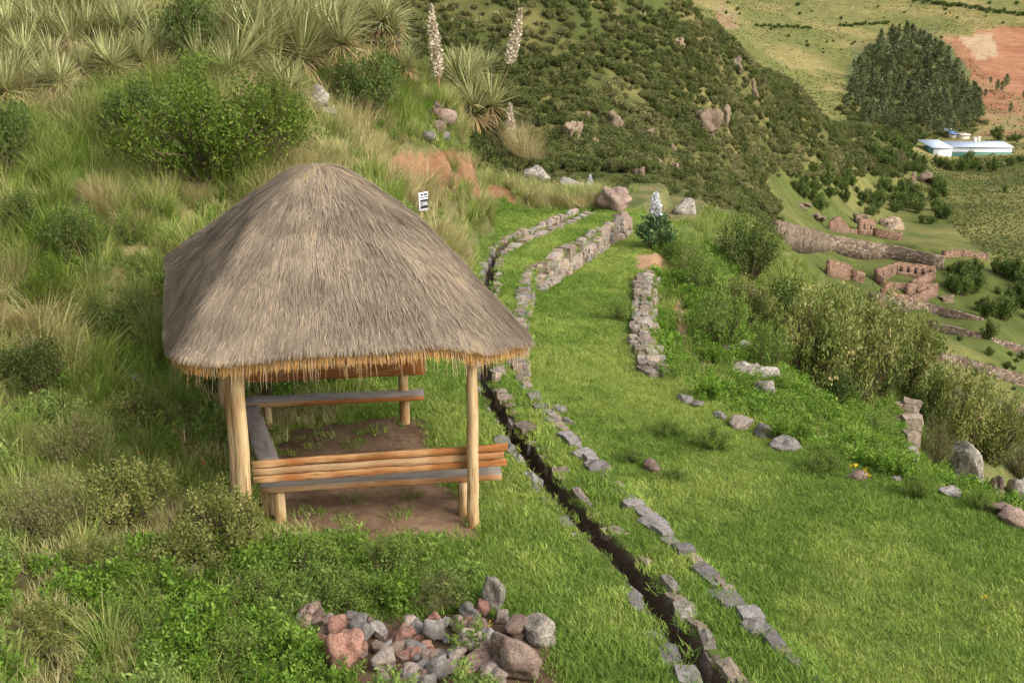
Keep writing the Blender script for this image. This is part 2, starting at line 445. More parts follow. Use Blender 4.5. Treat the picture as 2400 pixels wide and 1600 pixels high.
# ---------------------------------------------------------------- the ground, one sheet to beyond the hills
aa = np.r_[np.linspace(-1.5, -.52, 34, endpoint=False), np.linspace(-.52, .52, 640), np.linspace(.52, 1.5, 35)[1:]]
ry = np.r_[np.linspace(-7, 5, 30, endpoint=False), np.exp(np.arange(math.log(5), math.log(46), .0068)), np.exp(np.arange(math.log(46), math.log(150), .0165)), np.exp(np.arange(math.log(150), math.log(270), .0075)), np.exp(np.arange(math.log(270), math.log(3000), .0165))]
AA, RY = np.meshgrid(aa, ry)
gx, gy = (AA * (RY + 8)).ravel(), RY.ravel()
gz = h(gx, gy)
nr, nc = RY.shape
ii = np.arange(nr * nc).reshape(nr, nc)
gf = np.stack([ii[:-1, :-1], ii[:-1, 1:], ii[1:, 1:], ii[1:, :-1]], -1).reshape(-1, 4)

DIRT = [(600, 1075), (660, 985), (760, 972), (990, 962), (1005, 1040), (1010, 1090), (1075, 1150), (1112, 1215), (1100, 1248), (900, 1255), (760, 1225), (660, 1215), (590, 1190), (560, 1120)]
BANK = [(880, 405), (920, 362), (1040, 352), (1120, 368), (1180, 420), (1205, 480), (1150, 470), (1100, 450), (1040, 440), (960, 440), (905, 430)]
PATH = [(1530, 665), (1570, 690), (1590, 745), (1600, 800), (1575, 812), (1540, 770), (1530, 720)]
SCAR = [(1450, 590), (1500, 585), (1540, 610), (1545, 640), (1500, 645), (1460, 620)]
FIELD1 = [(2262, 68), (2420, 60), (2420, 300), (2352, 232), (2260, 170), (2190, 95)]
FIELD2 = [(2190, 80), (2280, 78), (2300, 130), (2250, 140)]
FIELD3 = [(2150, 80), (2195, 85), (2260, 165), (2352, 240), (2352, 300), (2240, 250), (2200, 190), (2150, 120)]
FIELD4 = [(1655, 0), (1700, 40), (1690, 70), (1660, 70), (1640, 30)]
def regions(x, y, z):
    """what grows or lies where (ground cover map in world space)"""
    px, py = proj(x, y, z)
    jx = px + (fbm(x * 1.3 * 12 / np.maximum(y, 8), y * 1.3 * 12 / np.maximum(y, 8)) - .5) * 60
    jy = py + (fbm(x * 1.3 * 12 / np.maximum(y, 8) + 50, y * 1.3 * 12 / np.maximum(y, 8) + 9) - .5) * 45
    near = (y < 40) & (y > 5)
    r = {}
    r['px'], r['py'] = px, py
    r['dirt'] = near & pip(jx, jy, DIRT) & (x < L1(CH, y) - .3)
    r['bank'] = near & (y > 19) & pip(jx, jy, BANK)
    r['path'] = near & (pip(jx, jy, PATH) | pip(jx, jy, SCAR)) & (x > L1(WL, y) + .3)
    xc, xw, xl = L1(CH, y), L1(WL, y), L1(LE, y)
    r['trench'] = near & (y < 32) & (np.abs(x - xc) < .15)
    r['strip'] = near & (y < 32) & (x > xc + .15) & (x < xw)
    r['lawn'] = near & (y < 33) & (x >= xw) & (x < xl)
    r['verge'] = near & (x >= xl)
    hl = np.where(x < xc, z, 0)
    r['hutlawn'] = near & (x < xc - .15) & (y < 32) & (hl < .35) & (x > -2.4 + .0 * y) | (near & (x < xc - .15) & (x > -3.2) & (hl < .3) & (y < 17))
    r['hill'] = near & (x < xc - .15) & ~r['hutlawn']
    return r
R = regions(gx, gy, gz)
px, py = R['px'], R['py']
n1, n2 = fbm(gx * 1.1, gy * 1.1), fbm(gx * .35 + 40, gy * .35)
nf = fbm(gx / 22, gy / 22); nf2 = fbm(gx / 60 + 9, gy / 60)
def mixa(a, b, t): return np.asarray(a) * (1 - t[:, None]) + np.asarray(b) * t[:, None]
col = mixa((.085, .10, .032), (.15, .13, .06), sm((n1 - .3) / .4))                           # hillside: green to straw
lawnc = mixa((.06, .10, .018), (.10, .13, .03), sm((n2 - .35) / .3))
for k in ('lawn', 'strip', 'hutlawn'): col[R[k]] = lawnc[R[k]]
vg = mixa((.07, .10, .028), (.12, .12, .045), sm((n1 - .3) / .4)); col[R['verge']] = vg[R['verge']]
dc = mixa((.125, .078, .05), (.19, .125, .08), sm((fbm(gx * 3, gy * 3) - .3) / .4)); col[R['dirt']] = dc[R['dirt']]
bc = mixa((.165, .085, .045), (.24, .145, .08), sm((fbm(gx * 3, gy * 3) - .3) / .4)); col[R['bank']] = bc[R['bank']]
pc = mixa((.27, .16, .09), (.36, .24, .15), n1); col[R['path']] = pc[R['path']]
col[R['trench']] = (.075, .058, .04)
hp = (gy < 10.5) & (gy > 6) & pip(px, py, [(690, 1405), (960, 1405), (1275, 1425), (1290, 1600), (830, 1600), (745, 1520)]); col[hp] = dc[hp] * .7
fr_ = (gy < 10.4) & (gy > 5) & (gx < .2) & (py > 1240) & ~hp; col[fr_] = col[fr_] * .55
far = gy > 40
mid = mixa((.062, .074, .022), (.14, .122, .048), sm((fbm(gx / 7, gy / 7) - .40) / .3)); col[far] = mid[far]
mead = far & (gy > 380)
mc = mixa((.125, .13, .04), (.21, .175, .07), sm((nf - .3) / .4)); mc = mixa(mc, (.10, .115, .035), sm((nf2 - .5) / .15) * .6); col[mead] = mc[mead]
val = far & (gy > 150) & (gy < 400) & (py > 375) & (px > 1760)
vc = mixa((.078, .094, .026), (.15, .145, .05), sm((nf - .35) / .3)); col[val] = vc[val]
jx, jy = px + (nf - .5) * 30, py + (fbm(gx / 22 + 70, gy / 22) - .5) * 18
def paint(poly, c1, c2):
    m = far & (gy > 380) & pip(jx, jy, poly)
    cc = mixa(c1, c2, sm((nf - .3) / .4)); col[m] = cc[m]
paint(FIELD3, (.23, .11, .06), (.28, .165, .09)); paint(FIELD1, (.24, .105, .058), (.29, .145, .08)); paint(FIELD2, (.30, .21, .13), (.35, .25, .155))
paint(FIELD4, (.22, .14, .08), (.20, .165, .08))
paint([(1480 + 770, 240), (2352, 260), (2352, 330), (2200, 320), (2190, 270)], (.24, .13, .07), (.20, .17, .07))
paint([(1950, 110), (2150, 60), (2230, 180), (2230, 270), (2050, 300), (1940, 220)], (.10, .115, .045), (.15, .14, .06))
mg, ntg, out = newmat('ground_cover')
at = N(ntg, 'Attribute', attribute_name='Col')
tc = N(ntg, 'NewGeometry')
na = N(ntg, 'TexNoise'); na.inputs['Scale'].default_value = 9; na.inputs['Detail'].default_value = 8; na.inputs['Roughness'].default_value = .7
ntg.links.new(tc.outputs['Position'], na.inputs['Vector'])
nb = N(ntg, 'TexNoise'); nb.inputs['Scale'].default_value = .16; nb.inputs['Detail'].default_value = 9; nb.inputs['Roughness'].default_value = .75
ntg.links.new(tc.outputs['Position'], nb.inputs['Vector'])
c1 = mixc(ntg, .55, at.outputs['Color'], ramp(ntg, [(.3, (.2, .2, .2)), (.7, (.85, .85, .85))], na.outputs['Fac']).outputs[0], 'OVERLAY')
c1 = mixc(ntg, .6, c1, ramp(ntg, [(.33, (.25, .27, .25)), (.67, (.78, .76, .72))], nb.outputs['Fac']).outputs[0], 'OVERLAY')
surf(ntg, out, c1, .95, math_(ntg, 'ADD', na.outputs['Fac'], nb.outputs['Fac']), .05, .5, .05)
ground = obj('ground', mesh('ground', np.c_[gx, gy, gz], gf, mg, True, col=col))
tag(ground, 'grassy terraced hillside ground running down into the valley', kind='structure')

# ---------------------------------------------------------------- scattering of what nobody could count
LIB = {}
def lib(cname, meshes):
    c = bpy.data.collections.new(cname)
    for i, me in enumerate(meshes):
        c.objects.link(bpy.data.objects.new('%s_%02d' % (cname, i), me))
    LIB[cname] = c
    return c
def scatter(name, cname, x, y, scl, label, cat, tint=None, tilt=.15, z=None, r=None):
    r = r or np.random.default_rng(len(name))
    n = len(x)
    if z is None: z = h(x, y)
    me = bpy.data.meshes.new(name)
    me.vertices.add(n); me.vertices.foreach_set('co', np.c_[x, y, z].astype(np.float32).ravel())
    k = len(LIB[cname].objects)
    a = me.attributes.new('rot', 'FLOAT_VECTOR', 'POINT'); a.data.foreach_set('vector', np.c_[r.normal(0, tilt, n), r.normal(0, tilt, n), r.random(n) * 6.283].astype(np.float32).ravel())
    a = me.attributes.new('scl', 'FLOAT', 'POINT'); a.data.foreach_set('value', np.asarray(scl * np.ones(n), np.float32))
    a = me.attributes.new('idx', 'INT', 'POINT'); a.data.foreach_set('value', r.integers(0, k, n).astype(np.int32))
    a = me.attributes.new('tint', 'FLOAT', 'POINT'); a.data.foreach_set('value', np.asarray(np.zeros(n) if tint is None else tint, np.float32))
    o = obj(name, me)
    g = bpy.data.node_groups.new(name, 'GeometryNodeTree')
    g.interface.new_socket('Geometry', in_out='INPUT', socket_type='NodeSocketGeometry')
    g.interface.new_socket('Geometry', in_out='OUTPUT', socket_type='NodeSocketGeometry')
    gi, go = g.nodes.new('NodeGroupInput'), g.nodes.new('NodeGroupOutput')
    ci = g.nodes.new('GeometryNodeCollectionInfo'); ci.inputs['Collection'].default_value = LIB[cname]
    ci.inputs['Separate Children'].default_value = True; ci.inputs['Reset Children'].default_value = True
    ip = g.nodes.new('GeometryNodeInstanceOnPoints'); ip.inputs['Pick Instance'].default_value = True
    def na(nm, dt):
        q = g.nodes.new('GeometryNodeInputNamedAttribute'); q.data_type = dt; q.inputs['Name'].default_value = nm; return q.outputs['Attribute']
    e = g.nodes.new('FunctionNodeEulerToRotation')
    g.links.new(na('rot', 'FLOAT_VECTOR'), e.inputs[0]); g.links.new(e.outputs[0], ip.inputs['Rotation'])
    g.links.new(na('scl', 'FLOAT'), ip.inputs['Scale']); g.links.new(na('idx', 'INT'), ip.inputs['Instance Index'])
    g.links.new(gi.outputs[0], ip.inputs['Points']); g.links.new(ci.outputs[0], ip.inputs['Instance']); g.links.new(ip.outputs[0], go.inputs[0])
    md = o.modifiers.new('scatter', 'NODES'); md.node_group = g
    return tag(o, label, cat, kind='stuff')

def blades(n, rad, len0, len1, wid, lean0, lean1, seg, seed, curl=.6, clump=False):
    """a tuft of grass blades as one mesh: tapered strips bending outward"""
    r = np.random.default_rng(seed)
    a = r.random(n) * 6.283; q = rad * np.sqrt(r.random(n))
    bx, by = q * np.cos(a), q * np.sin(a)
    da = a + r.normal(0, .7, n) if clump else r.random(n) * 6.283
    L = r.uniform(len0, len1, n); th = r.uniform(lean0, lean1, n); cu = curl * r.uniform(.3, 1.3, n)
    V = np.zeros((n, (seg + 1) * 2, 3)); p = np.c_[bx, by, np.full(n, -.01)]
    wa = da + 1.571 + r.normal(0, .5, n)
    wv = np.c_[np.cos(wa), np.sin(wa), np.zeros(n)]
    for s in range(seg + 1):
        ww = wid * (1 - (s / seg) ** 1.6) + wid * .06
        V[:, 2 * s] = p - wv * ww / 2; V[:, 2 * s + 1] = p + wv * ww / 2
        t = th + cu * s / seg
        p = p + np.c_[np.sin(t) * np.cos(da), np.sin(t) * np.sin(da), np.cos(t)] * (L / seg)[:, None]
    nv = (seg + 1) * 2
    base = (np.arange(n) * nv)[:, None]
    Fs = np.concatenate([base + np.array([2 * s, 2 * s + 1, 2 * s + 3, 2 * s + 2]) for s in range(seg)])
    v = np.repeat(r.random(n), nv)
    return V.reshape(-1, 3), Fs, v
def leaves(P, size, seed, up=.5, asp=.45, fold=0):
    """leaf-shaped quads at points P"""
    r = np.random.default_rng(seed); n = len(P)
    d = r.normal(0, 1, (n, 3)); d[:, 2] = np.abs(d[:, 2]) * .7 + up * .6
    d /= np.linalg.norm(d, axis=1)[:, None]
    s = np.cross(d, r.normal(0, 1, (n, 3))); s /= np.linalg.norm(s, axis=1)[:, None]
    L = size * r.uniform(.6, 1.3, n)[:, None]
    V = np.stack([P, P + d * L * .45 + s * L * asp / 2, P + d * L, P + d * L * .45 - s * L * asp / 2], 1).reshape(-1, 3)
    return V, np.arange(n * 4).reshape(-1, 4), np.repeat(r.random(n), 4)
def shrub(seed, nst=22, hgt=1.0, spread=.6, leaf=.05, per=110, lobes=9, asp=.45, upright=.5, tip=.35, base=.25):
    """returns (foliage V,F,v), (stems V,F): branching stems, leaves crowded round their outer ends"""
    r = np.random.default_rng(seed); rr = random.Random(seed)
    stems, pts, vv = [], [], []
    for i in range(nst):
        a = r.random() * 6.283; out = spread * math.sqrt(r.random())
        top = np.array([out * math.cos(a), out * math.sin(a), hgt * (1 - .45 * (out / spread) ** 2) * r.uniform(.72, 1.08)])
        b0 = np.array([top[0] * .12, top[1] * .12, -.03])
        mid = b0 * .5 + top * .5 + np.array([0, 0, hgt * .12]) + r.normal(0, .04 * hgt, 3)
        path = [b0, mid, top]
        stems.append(tube([tuple(q) for q in path], [.014 * hgt + .004, .008 * hgt + .003, .003], 4, False))
        tone = r.random()
        for k in range(4):
            t = r.uniform(base + .1, 1.0) if k else 1.0
            c = (1 - t) ** 2 * b0 + 2 * t * (1 - t) * mid + t * t * top
            rad = tip * spread * r.uniform(.5, 1.0) * (.6 + .4 * t)
            m = per // 4
            q = r.normal(0, 1, (m, 3)); q /= np.linalg.norm(q, axis=1)[:, None]
            q *= (rad * r.random(m) ** .45)[:, None]; q[:, 2] *= 1 + upright * .6
            pts.append(c + q); vv.append(np.clip(.55 * tone + .45 * r.random(m) , 0, 1))
    P = np.concatenate(pts); P[:, 2] = np.maximum(P[:, 2], .02)
    V, Fs, _ = leaves(P, leaf, seed + 1, upright, asp)
    v = np.repeat(np.concatenate(vv), 4)
    return (V, Fs, v), join(stems)

M['lawn'] = leafmat('short_grass_blades', [(0, (.08, .155, .022)), (.6, (.155, .28, .036)), (1, (.31, .40, .085))], .35, stops2=[(0, (.185, .275, .04)), (.6, (.31, .41, .075)), (1, (.55, .53, .20))])
M['tall'] = leafmat('long_grass_blades', [(0, (.11, .185, .025)), (.6, (.20, .29, .045)), (1, (.38, .38, .12))], .3, stops2=[(0, (.32, .27, .11)), (.5, (.50, .43, .20)), (1, (.64, .56, .31))])
M['herb'] = leafmat('herb_leaves', [(0, (.065, .135, .016)), (.6, (.14, .25, .026)), (1, (.26, .36, .06))], .3, stops2=[(0, (.11, .18, .04)), (.6, (.21, .29, .07)), (1, (.35, .38, .13))])
M['scrub'] = leafmat('scrub_leaves', [(0, (.062, .082, .022)), (.6, (.11, .135, .036)), (1, (.20, .21, .07))], .25, stops2=[(0, (.17, .165, .065)), (.6, (.28, .25, .11)), (1, (.40, .34, .17))])
M['twig'] = leafmat('dry_twigs', [(0, (.12, .085, .06)), (1, (.24, .19, .14))], .05)

lawn_m = [mesh('lawn_tuft', *blades(130, .17, .035, .095, .008, .25, 1.25, 2, 30 + i)[:2], M['lawn'], v=blades(130, .17, .035, .095, .008, .25, 1.25, 2, 30 + i)[2]) for i in range(4)]
lib('lawn_tuft', lawn_m)
mt = []
for i in range(5):
    V, Fs, v = blades(95, .09, .30, .62, .0085, .05, .55, 4, 60 + i, 1.1, True); mt.append(mesh('long_grass', V, Fs, M['tall'], v=v))
lib('long_grass', mt)
mt = []
for i in range(4):
    V, Fs, v = blades(60, .16, .12, .30, .009, .05, .6, 3, 80 + i, .8); mt.append(mesh('mid_grass', V, Fs, M['tall'], v=v))
lib('mid_grass', mt)
mt = []
for i in range(5):
    (V, Fs, v), st = shrub(100 + i, 9, .24, .17, .042, 44, asp=.42, tip=.42); mt.append(mesh('herb', V, Fs, M['herb'], v=v))
lib('herb', mt)
mt = []
for i in range(5):
    (V, Fs, v), st = shrub(120 + i, 9, 1.0, .85, .17, 110, asp=.6, tip=.5); mt.append(mesh('scrub_bush', V, Fs, M['scrub'], v=v))
lib('scrub_bush', mt)

PILE = [(690, 1415), (780, 1400), (960, 1410), (1060, 1392), (1180, 1400), (1275, 1430), (1290, 1600), (830, 1600), (745, 1520)]
def pts_in(n, x0, x1, y0, y1, seed):
    r = np.random.default_rng(seed)
    return r.uniform(x0, x1, n), r.uniform(y0, y1, n), r
def seen(x, y, z, mx=260, my0=-250, my1=260):
    a, b = proj(x, y, z)
    return (a > -mx) & (a < 2352 + mx) & (b > my0) & (b < 1568 + my1)
# short grass on lawn, strip and hut terrace
x, y, r = pts_in(52000, -4.5, 12, 6.2, 33, 1)
z = h(x, y); q = regions(x, y, z)
ok = (q['lawn'] | q['strip'] | q['hutlawn']) & (~q['dirt'] | (r.random(len(x)) < .02)) & ~q['path'] & ~q['trench'] & seen(x, y, z)
ok &= ~((np.abs(x - L1(WL, y) + .08) < .13) & (r.random(len(x)) < .5)) & (np.abs(x - L1(CH, y)) > .22) & ~pip(q['px'], q['py'], PILE)
ok &= ~((np.abs(x - L1(CH, y)) < .36) & (r.random(len(x)) < .45))
ok &= (r.random(len(x)) < np.where(y > 20, .75, 1))
x, y, z = x[ok], y[ok], z[ok]; q = regions(x, y, z)
tn = np.clip(.12 + sm((.6 * fbm(x * .35 + 40, y * .35) + .4 * fbm(x * 1.3 + 8, y * 1.3) - .40) / .2) * .85 * (x > L1(WL, y)) + sm((fbm(x * 1.1 + 4, y * 1.1) - .45) / .2) * .7 * (x <= L1(WL, y)) + .35 * (r.random(len(x)) - .3), 0, 1)
scatter('lawn_grass', 'lawn_tuft', x, y, r.uniform(.7, 1.2, len(x)) * (.6 + .8 * fbm(x * 1.7, y * 1.7)) * np.where(x > L1(WL, y), .9, 1.05), 'short green grass of the lawn, the bank beside the channel and the hut terrace', 'grass', tn, .1, z)
# sparse grass in the dirt floor edge
# long bunch grass on the hillside
x, y, r = pts_in(17000, -17, 3, 6.2, 36, 2)
z = h(x, y); q = regions(x, y, z); a, b = q['px'], q['py']
den = np.where(q['hill'], .30 + .70 * sm((fbm(x * .55 + 3, y * .55) - .40) / .2), 0)
den = den * np.where(y < 11.5, .22, 1) * np.where(q['bank'], .22, 1) * np.where((b < 215) & (a < 890), .35, 1) * np.where((np.abs(a - 1005) < 45) & (np.abs(b - 300) < 50) | (np.abs(a - 735) < 45) & (np.abs(b - 270) < 40), .15, 1) * np.where((np.abs(a - 968) < 34) & (np.abs(b - 520) < 36), .05, 1)
ok = seen(x, y, z) & (r.random(len(x)) < den) & ~((a > 395) & (a < 1180) & (b > 880))
x, y, z = x[ok], y[ok], z[ok]
tn = np.clip(sm((fbm(x * .45 + 21, y * .45 + 4) - .30) / .3) * .95 * np.where(y < 12.5, .2, 1) + .2 * (r.random(len(x)) - .5), 0, 1)
scatter('hillside_long_grass', 'long_grass', x, y, r.uniform(.65, 1.35, len(x)) * np.where(y > 13, 1.12, .95), 'long green and straw coloured bunch grass over the hillside left of the shelter', 'grass', tn, .18, z)
x, y, r = pts_in(34000, -17, 12, 6.2, 36, 3)
z = h(x, y); q = regions(x, y, z); a, b = q['px'], q['py']
den = np.where(q['hill'], .75, 0) + np.where(q['verge'], .65, 0) + np.where(q['hutlawn'] & (x < -2.2), .5, 0)
den = den * np.where(q['bank'] | q['path'], .12, 1) * np.where(q['dirt'], 0, 1)
den = den * ~pip(a, b, PILE)
ok = seen(x, y, z) & (r.random(len(x)) < den)
x, y, z = x[ok], y[ok], z[ok]
tn = np.clip(sm((fbm(x * .5 + 11, y * .5 + 14) - .38) / .3) * .75 * (x < L1(CH, y)) + .15 * r.random(len(x)), 0, 1)
scatter('hillside_grass', 'mid_grass', x, y, r.uniform(.6, 1.2, len(x)), 'knee high green grass between the bunch grass and shrubs', 'grass', tn, .15, z)
# leafy herbs: front left, slope below the lawn
x, y, r = pts_in(26000, -9, 12, 6.2, 30, 4)
z = h(x, y); q = regions(x, y, z); a, b = q['px'], q['py']
front = (y < 10.2 - .0 * x) & (x < .25 - .0 * y) & (x < L1(CH, y) - .5) & (b > 1225 - 40 * (a > 600) + 110 * fbm(x * 1.5, y * 1.5))
front &= ~((a > 1150) | ((a > 1000) & (b < 1320)))
pile = pip(a, b, PILE)
den = np.where(front, .25 + .75 * sm((fbm(x * 2.1, y * 2.1) - .38) / .14), 0) * np.where(pile, .03, 1)
den = np.maximum(den, np.where(q['verge'] , .35 + .5 * (fbm(x, y) > .5), 0))
den = np.maximum(den, np.where(q['hill'] & (y < 16), .45 * (fbm(x * .8 + 7, y * .8) > .42), 0))
den = np.maximum(den, np.where(q['hill'] & (y >= 16), .12 * (fbm(x * .8 + 7, y * .8) > .5), 0))
den = np.where(q['path'] | q['bank'] | q['dirt'], den * .03, den)
ok = seen(x, y, z) & (r.random(len(x)) < den)
x, y, z = x[ok], y[ok], z[ok]
tn = np.clip(sm((fbm(x * 1.6 + 31, y * 1.6) - .42) / .2) * .9 * (x < 1.5) + .2 * r.random(len(x)), 0, 1)
scatter('leafy_herbs', 'herb', x, y, r.uniform(.45, 1.2, len(x)) * (.55 + 1.0 * fbm(x * 1.4 + 5, y * 1.4)), 'low leafy weeds and herbs crowding the front bank and the slope below the lawn', 'weeds', tn, .2, z)
# scrub on the facing hillside and the valley side
def scr(n, x0, x1, y0, y1, seed, dens):
    x, y, r = pts_in(n, x0, x1, y0, y1, seed)
    z = h(x, y); a, b = proj(x, y, z)
    ok = seen(x, y, z, 150, -60, 100) & (r.random(n) < dens(x, y, a, b))
    return x[ok], y[ok], z[ok], r
def hd(x, y, a, b):
    n = fbm(x / 9, y / 9, 3)
    d = .30 + .70 * sm((n - .36) / .16)
    d = np.where((b > 395) & (y < 150), .28 * d + .06, d)
    d = np.where((y < 130) & (b < 420) & (b > 385), .1, d)
    return np.where((y < 130) & (a < 1780), d * .8, d)
x1_, y1_, z1_, r = scr(38000, -60, 110, 48, 230, 5, lambda x, y, a, b: hd(x, y, a, b) * (a < 1790 + np.maximum(0, (400 - b)) * .9) * ~((y > 200) & (a > 1760) & (b > 400)))
x2_, y2_, z2_, r2 = scr(26000, 20, 200, 200, 420, 6, lambda x, y, a, b: (b < 410) * (a < 2080) * (b > 60) * ~pip(a, b, [(2000, 270), (2130, 300), (2130, 345), (2010, 350)]) * (.35 + .65 * sm((fbm(x / 12, y / 12) - .33) / .15)) * (a < 1560 + (b - 0) * 1.45 + 60))
xs, ys, zs = np.r_[x1_, x2_], np.r_[y1_, y2_], np.r_[z1_, z2_]
big = np.argsort(ys)[:0]
rs = np.random.default_rng(77)
scl = np.where(ys < 130, rs.uniform(.3, .8, len(xs)), rs.uniform(.45, 1.3, len(xs)) * np.where(ys > 230, 1.35, 1))
tn = np.clip(rs.normal(.08, .18, len(xs)) + .55 * sm((.44 - fbm(xs / 9, ys / 9, 3)) / .1), 0, 1)
scatter('hillside_scrub', 'scrub_bush', xs, ys, scl, 'dense dark green scrub covering the facing hillside and its long shoulder', 'scrub', tn, .1, zs)

# fine tussock texture of the far fields and meadows
x, y, r = pts_in(90000, -20, 420, 150, 950, 8)
k_ = len(x) // 2; y[:k_] = 150 + (y[:k_] - 150) * .33; x[:k_] = y[:k_] * (x[:k_] + 20) / 440 * .55
z = h(x, y); a, b = proj(x, y, z)
ok = seen(x, y, z, 100, -40, 100) & (a > 1560 + np.maximum(b, 0) * 1.2) & (r.random(len(x)) < np.where(y < 400, .8, .15 + .7 * (fbm(x / 25 + 3, y / 25) > .5))) & ~((y > 380) & (pip(a, b, FIELD1) | pip(a, b, FIELD2)))
ok &= ~((a > 1900) & (b > 600) & (a < 2160) & (b < 700))
x, y, z = x[ok], y[ok], z[ok]
scatter('field_tussocks', 'scrub_bush', x, y, r.uniform(.12, .34, len(x)) * np.where(y > 400, 1.7, 1), 'rough tussocks all over the far fields and meadows', 'grass', np.clip(r.normal(.5, .3, len(x)), 0, 1), .1, z)

x, y, r = pts_in(9000, 120, 420, 420, 760, 9)
z = h(x, y); a, b = proj(x, y, z)
ok = pip(a, b, [(1940, 225), (1985, 120), (2060, 80), (2160, 130), (2250, 230), (2265, 290), (2225, 315), (2090, 330), (1985, 305), (1925, 260)]) & (r.random(len(x)) < .5)
x, y, z = x[ok], y[ok], z[ok]
scatter('wood_undergrowth', 'scrub_bush', x, y, r.uniform(1.0, 2.6, len(x)), 'dark undergrowth between the trees of the far wood', 'undergrowth', np.clip(r.normal(.1, .15, len(x)), 0, 1), .1, z)

# ---------------------------------------------------------------- rocks and stone meshes
def rock_mesh(seed, sub=3, npl=11, rough=.05, mat=None, flat=1.0):
    r = np.random.default_rng(seed)
    bm = bmesh.new(); bmesh.ops.create_icosphere(bm, subdivisions=sub, radius=1)
    d = np.array([v.co[:] for v in bm.verts]); d /= np.linalg.norm(d, axis=1)[:, None]
    n = r.normal(0, 1, (npl, 3)); n /= np.linalg.norm(n, axis=1)[:, None]
    off = r.uniform(.52, .92, npl)
    k = np.maximum(d @ n.T, 1e-3)
    rad = np.minimum((off / k).min(1), 1.12)
    ph = r.uniform(0, 6.28, (6, 3)); fr = r.normal(0, 3.2, (6, 3))
    for i in range(6): rad = rad + rough * .5 * np.sin(d @ fr[i] + ph[i, 0])
    P = d * rad[:, None]
    if sub >= 3: P += d * (r.normal(0, rough * .16, len(d)))[:, None]
    for v, p in zip(bm.verts, P): v.co = p
    for f in bm.faces: f.smooth = sub >= 3
    me = bpy.data.meshes.new('rock'); bm.to_mesh(me); bm.free()
    if mat: me.materials.append(mat)
    return me
def stone_mesh(seed, mat, rd=.48):
    """a rough building stone, 48 triangles"""
    r = np.random.default_rng(seed)
    bm = bmesh.new(); bmesh.ops.create_cube(bm, size=2)
    bmesh.ops.subdivide_edges(bm, edges=bm.edges[:], cuts=1, use_grid_fill=True)
    for v in bm.verts:
        p = np.array(v.co[:]); q = p / max(np.linalg.norm(p), 1e-6)
        t = rd + r.uniform(-.12, .12)
        p = p * (1 - t) + q * t * 1.12 + r.normal(0, .07, 3)
        v.co = p
    me = bpy.data.meshes.new('stone'); bm.to_mesh(me); bm.free()
    me.materials.append(mat)
    return me
WS = [stone_mesh(200 + i, M[('rock_wall', 'rock_wall', 'rock_lichen', 'rock_pale')[i % 4]], (.48, .36)[i % 2]) for i in range(9)]
FS = [stone_mesh(220 + i, M['rock_flat'], .26) for i in range(7)]
RK = {k: [rock_mesh(300 + 10 * j + i, 4, 6 + i % 3, .08, M[k]) for i in range(4)] for j, k in enumerate(('rock_grey', 'rock_brown', 'rock_red', 'rock_lichen', 'rock_pale'))}
_rc = [0]
def rock(name, px, py, wpx, hpx, mat, label, cat='rock', group=None, sink=.25, asp=.85, rz=None, tilt=.25, pos=None, var=None, big=False):
    """a loose rock whose outline is about wpx by hpx display pixels, centred on the pixel"""
    _rc[0] += 1
    r = random.Random(_rc[0] * 13 + 5)
    x, y, z = pos if pos else G(px, py + hpx * .32)
    s = pxm(y)
    W, Hh = wpx / s, hpx / s
    me = rock_mesh(900 + _rc[0], 4, 8, .10, M[mat]) if big else RK[mat][r.randrange(4) if var is None else var]
    o = obj(name, me, None, (x, y + W * asp * .25, z + Hh * (.5 - sink)), (r.uniform(-tilt, tilt), r.uniform(-tilt, tilt), r.uniform(0, 6.28) if rz is None else rz), (W * .56, W * .56 * asp, Hh * .58))
    return tag(o, label, cat, group)

# ---------------------------------------------------------------- the stone water channel and the walls of the terraces
def along(T, y0, y1, ds, off=0.0):
    """points at even steps along a plan line x = T(y), moved sideways by off; yields x, y, heading"""
    ys = np.linspace(y0, y1, 600); xs = L1(T, ys)
    t = np.hypot(np.gradient(xs), np.gradient(ys)); s = np.r_[0, np.cumsum(np.hypot(np.diff(xs), np.diff(ys)))]
    out = []
    for q in np.arange(0, s[-1], ds):
        y = np.interp(q, s, ys); x = np.interp(q, s, xs)
        a = math.atan2(np.interp(y + .1, ys, xs) - np.interp(y - .1, ys, xs), .2)
        out.append((x + off * math.cos(a), y - off * math.sin(a), -a))
    return out
def stones(parent, pts, lx, ly, lz, z0, lib_, seed, jit=.25, skip=0.0, tilt=.1, zfun=None):
    r = random.Random(seed)
    px_, py_, pz_ = parent.location
    for x, y, a in pts:
        if r.random() < skip: continue
        k = r.uniform(1 - jit, 1 + jit)
        zz = (zfun(x, y) if zfun else 0) + z0 + r.uniform(-.02, .02)
        obj('stone', lib_[r.randrange(len(lib_))], parent,
            (x + r.uniform(-.03, .03) - px_, y - py_, zz - pz_), (r.uniform(-tilt, tilt), r.uniform(-tilt, tilt), a + r.uniform(-.2, .2)),
            (lx * r.uniform(1 - jit, 1 + jit), ly * k, lz * r.uniform(1 - jit, 1 + jit)))
ch = empty('stone_channel', (float(L1(CH, 8)), 8, 0), 'narrow stone lined water channel running past the shelter to the far boulder', 'water channel')
stones(ch, along(CH, 6.6, 26, .25, .205), .085, .13, .135, -.105, WS, 1, .4, .04, .2)
stones(ch, along(CH, 26, 31.4, .36, .22), .12, .19, .16, -.08, WS, 2, .25)
stones(ch, along(CH, 6.6, 26, .31, -.20), .085, .16, .13, -.13, FS, 3, .35, .12)
stones(ch, along(CH, 26, 31.4, .30, -.24), .10, .15, .14, -.03, WS, 4, .35, .05)
tw = empty('terrace_wall', (float(L1(WL, 8)), 8, -.5), 'low dry stone retaining wall edging the bank above the lawn', 'stone wall')
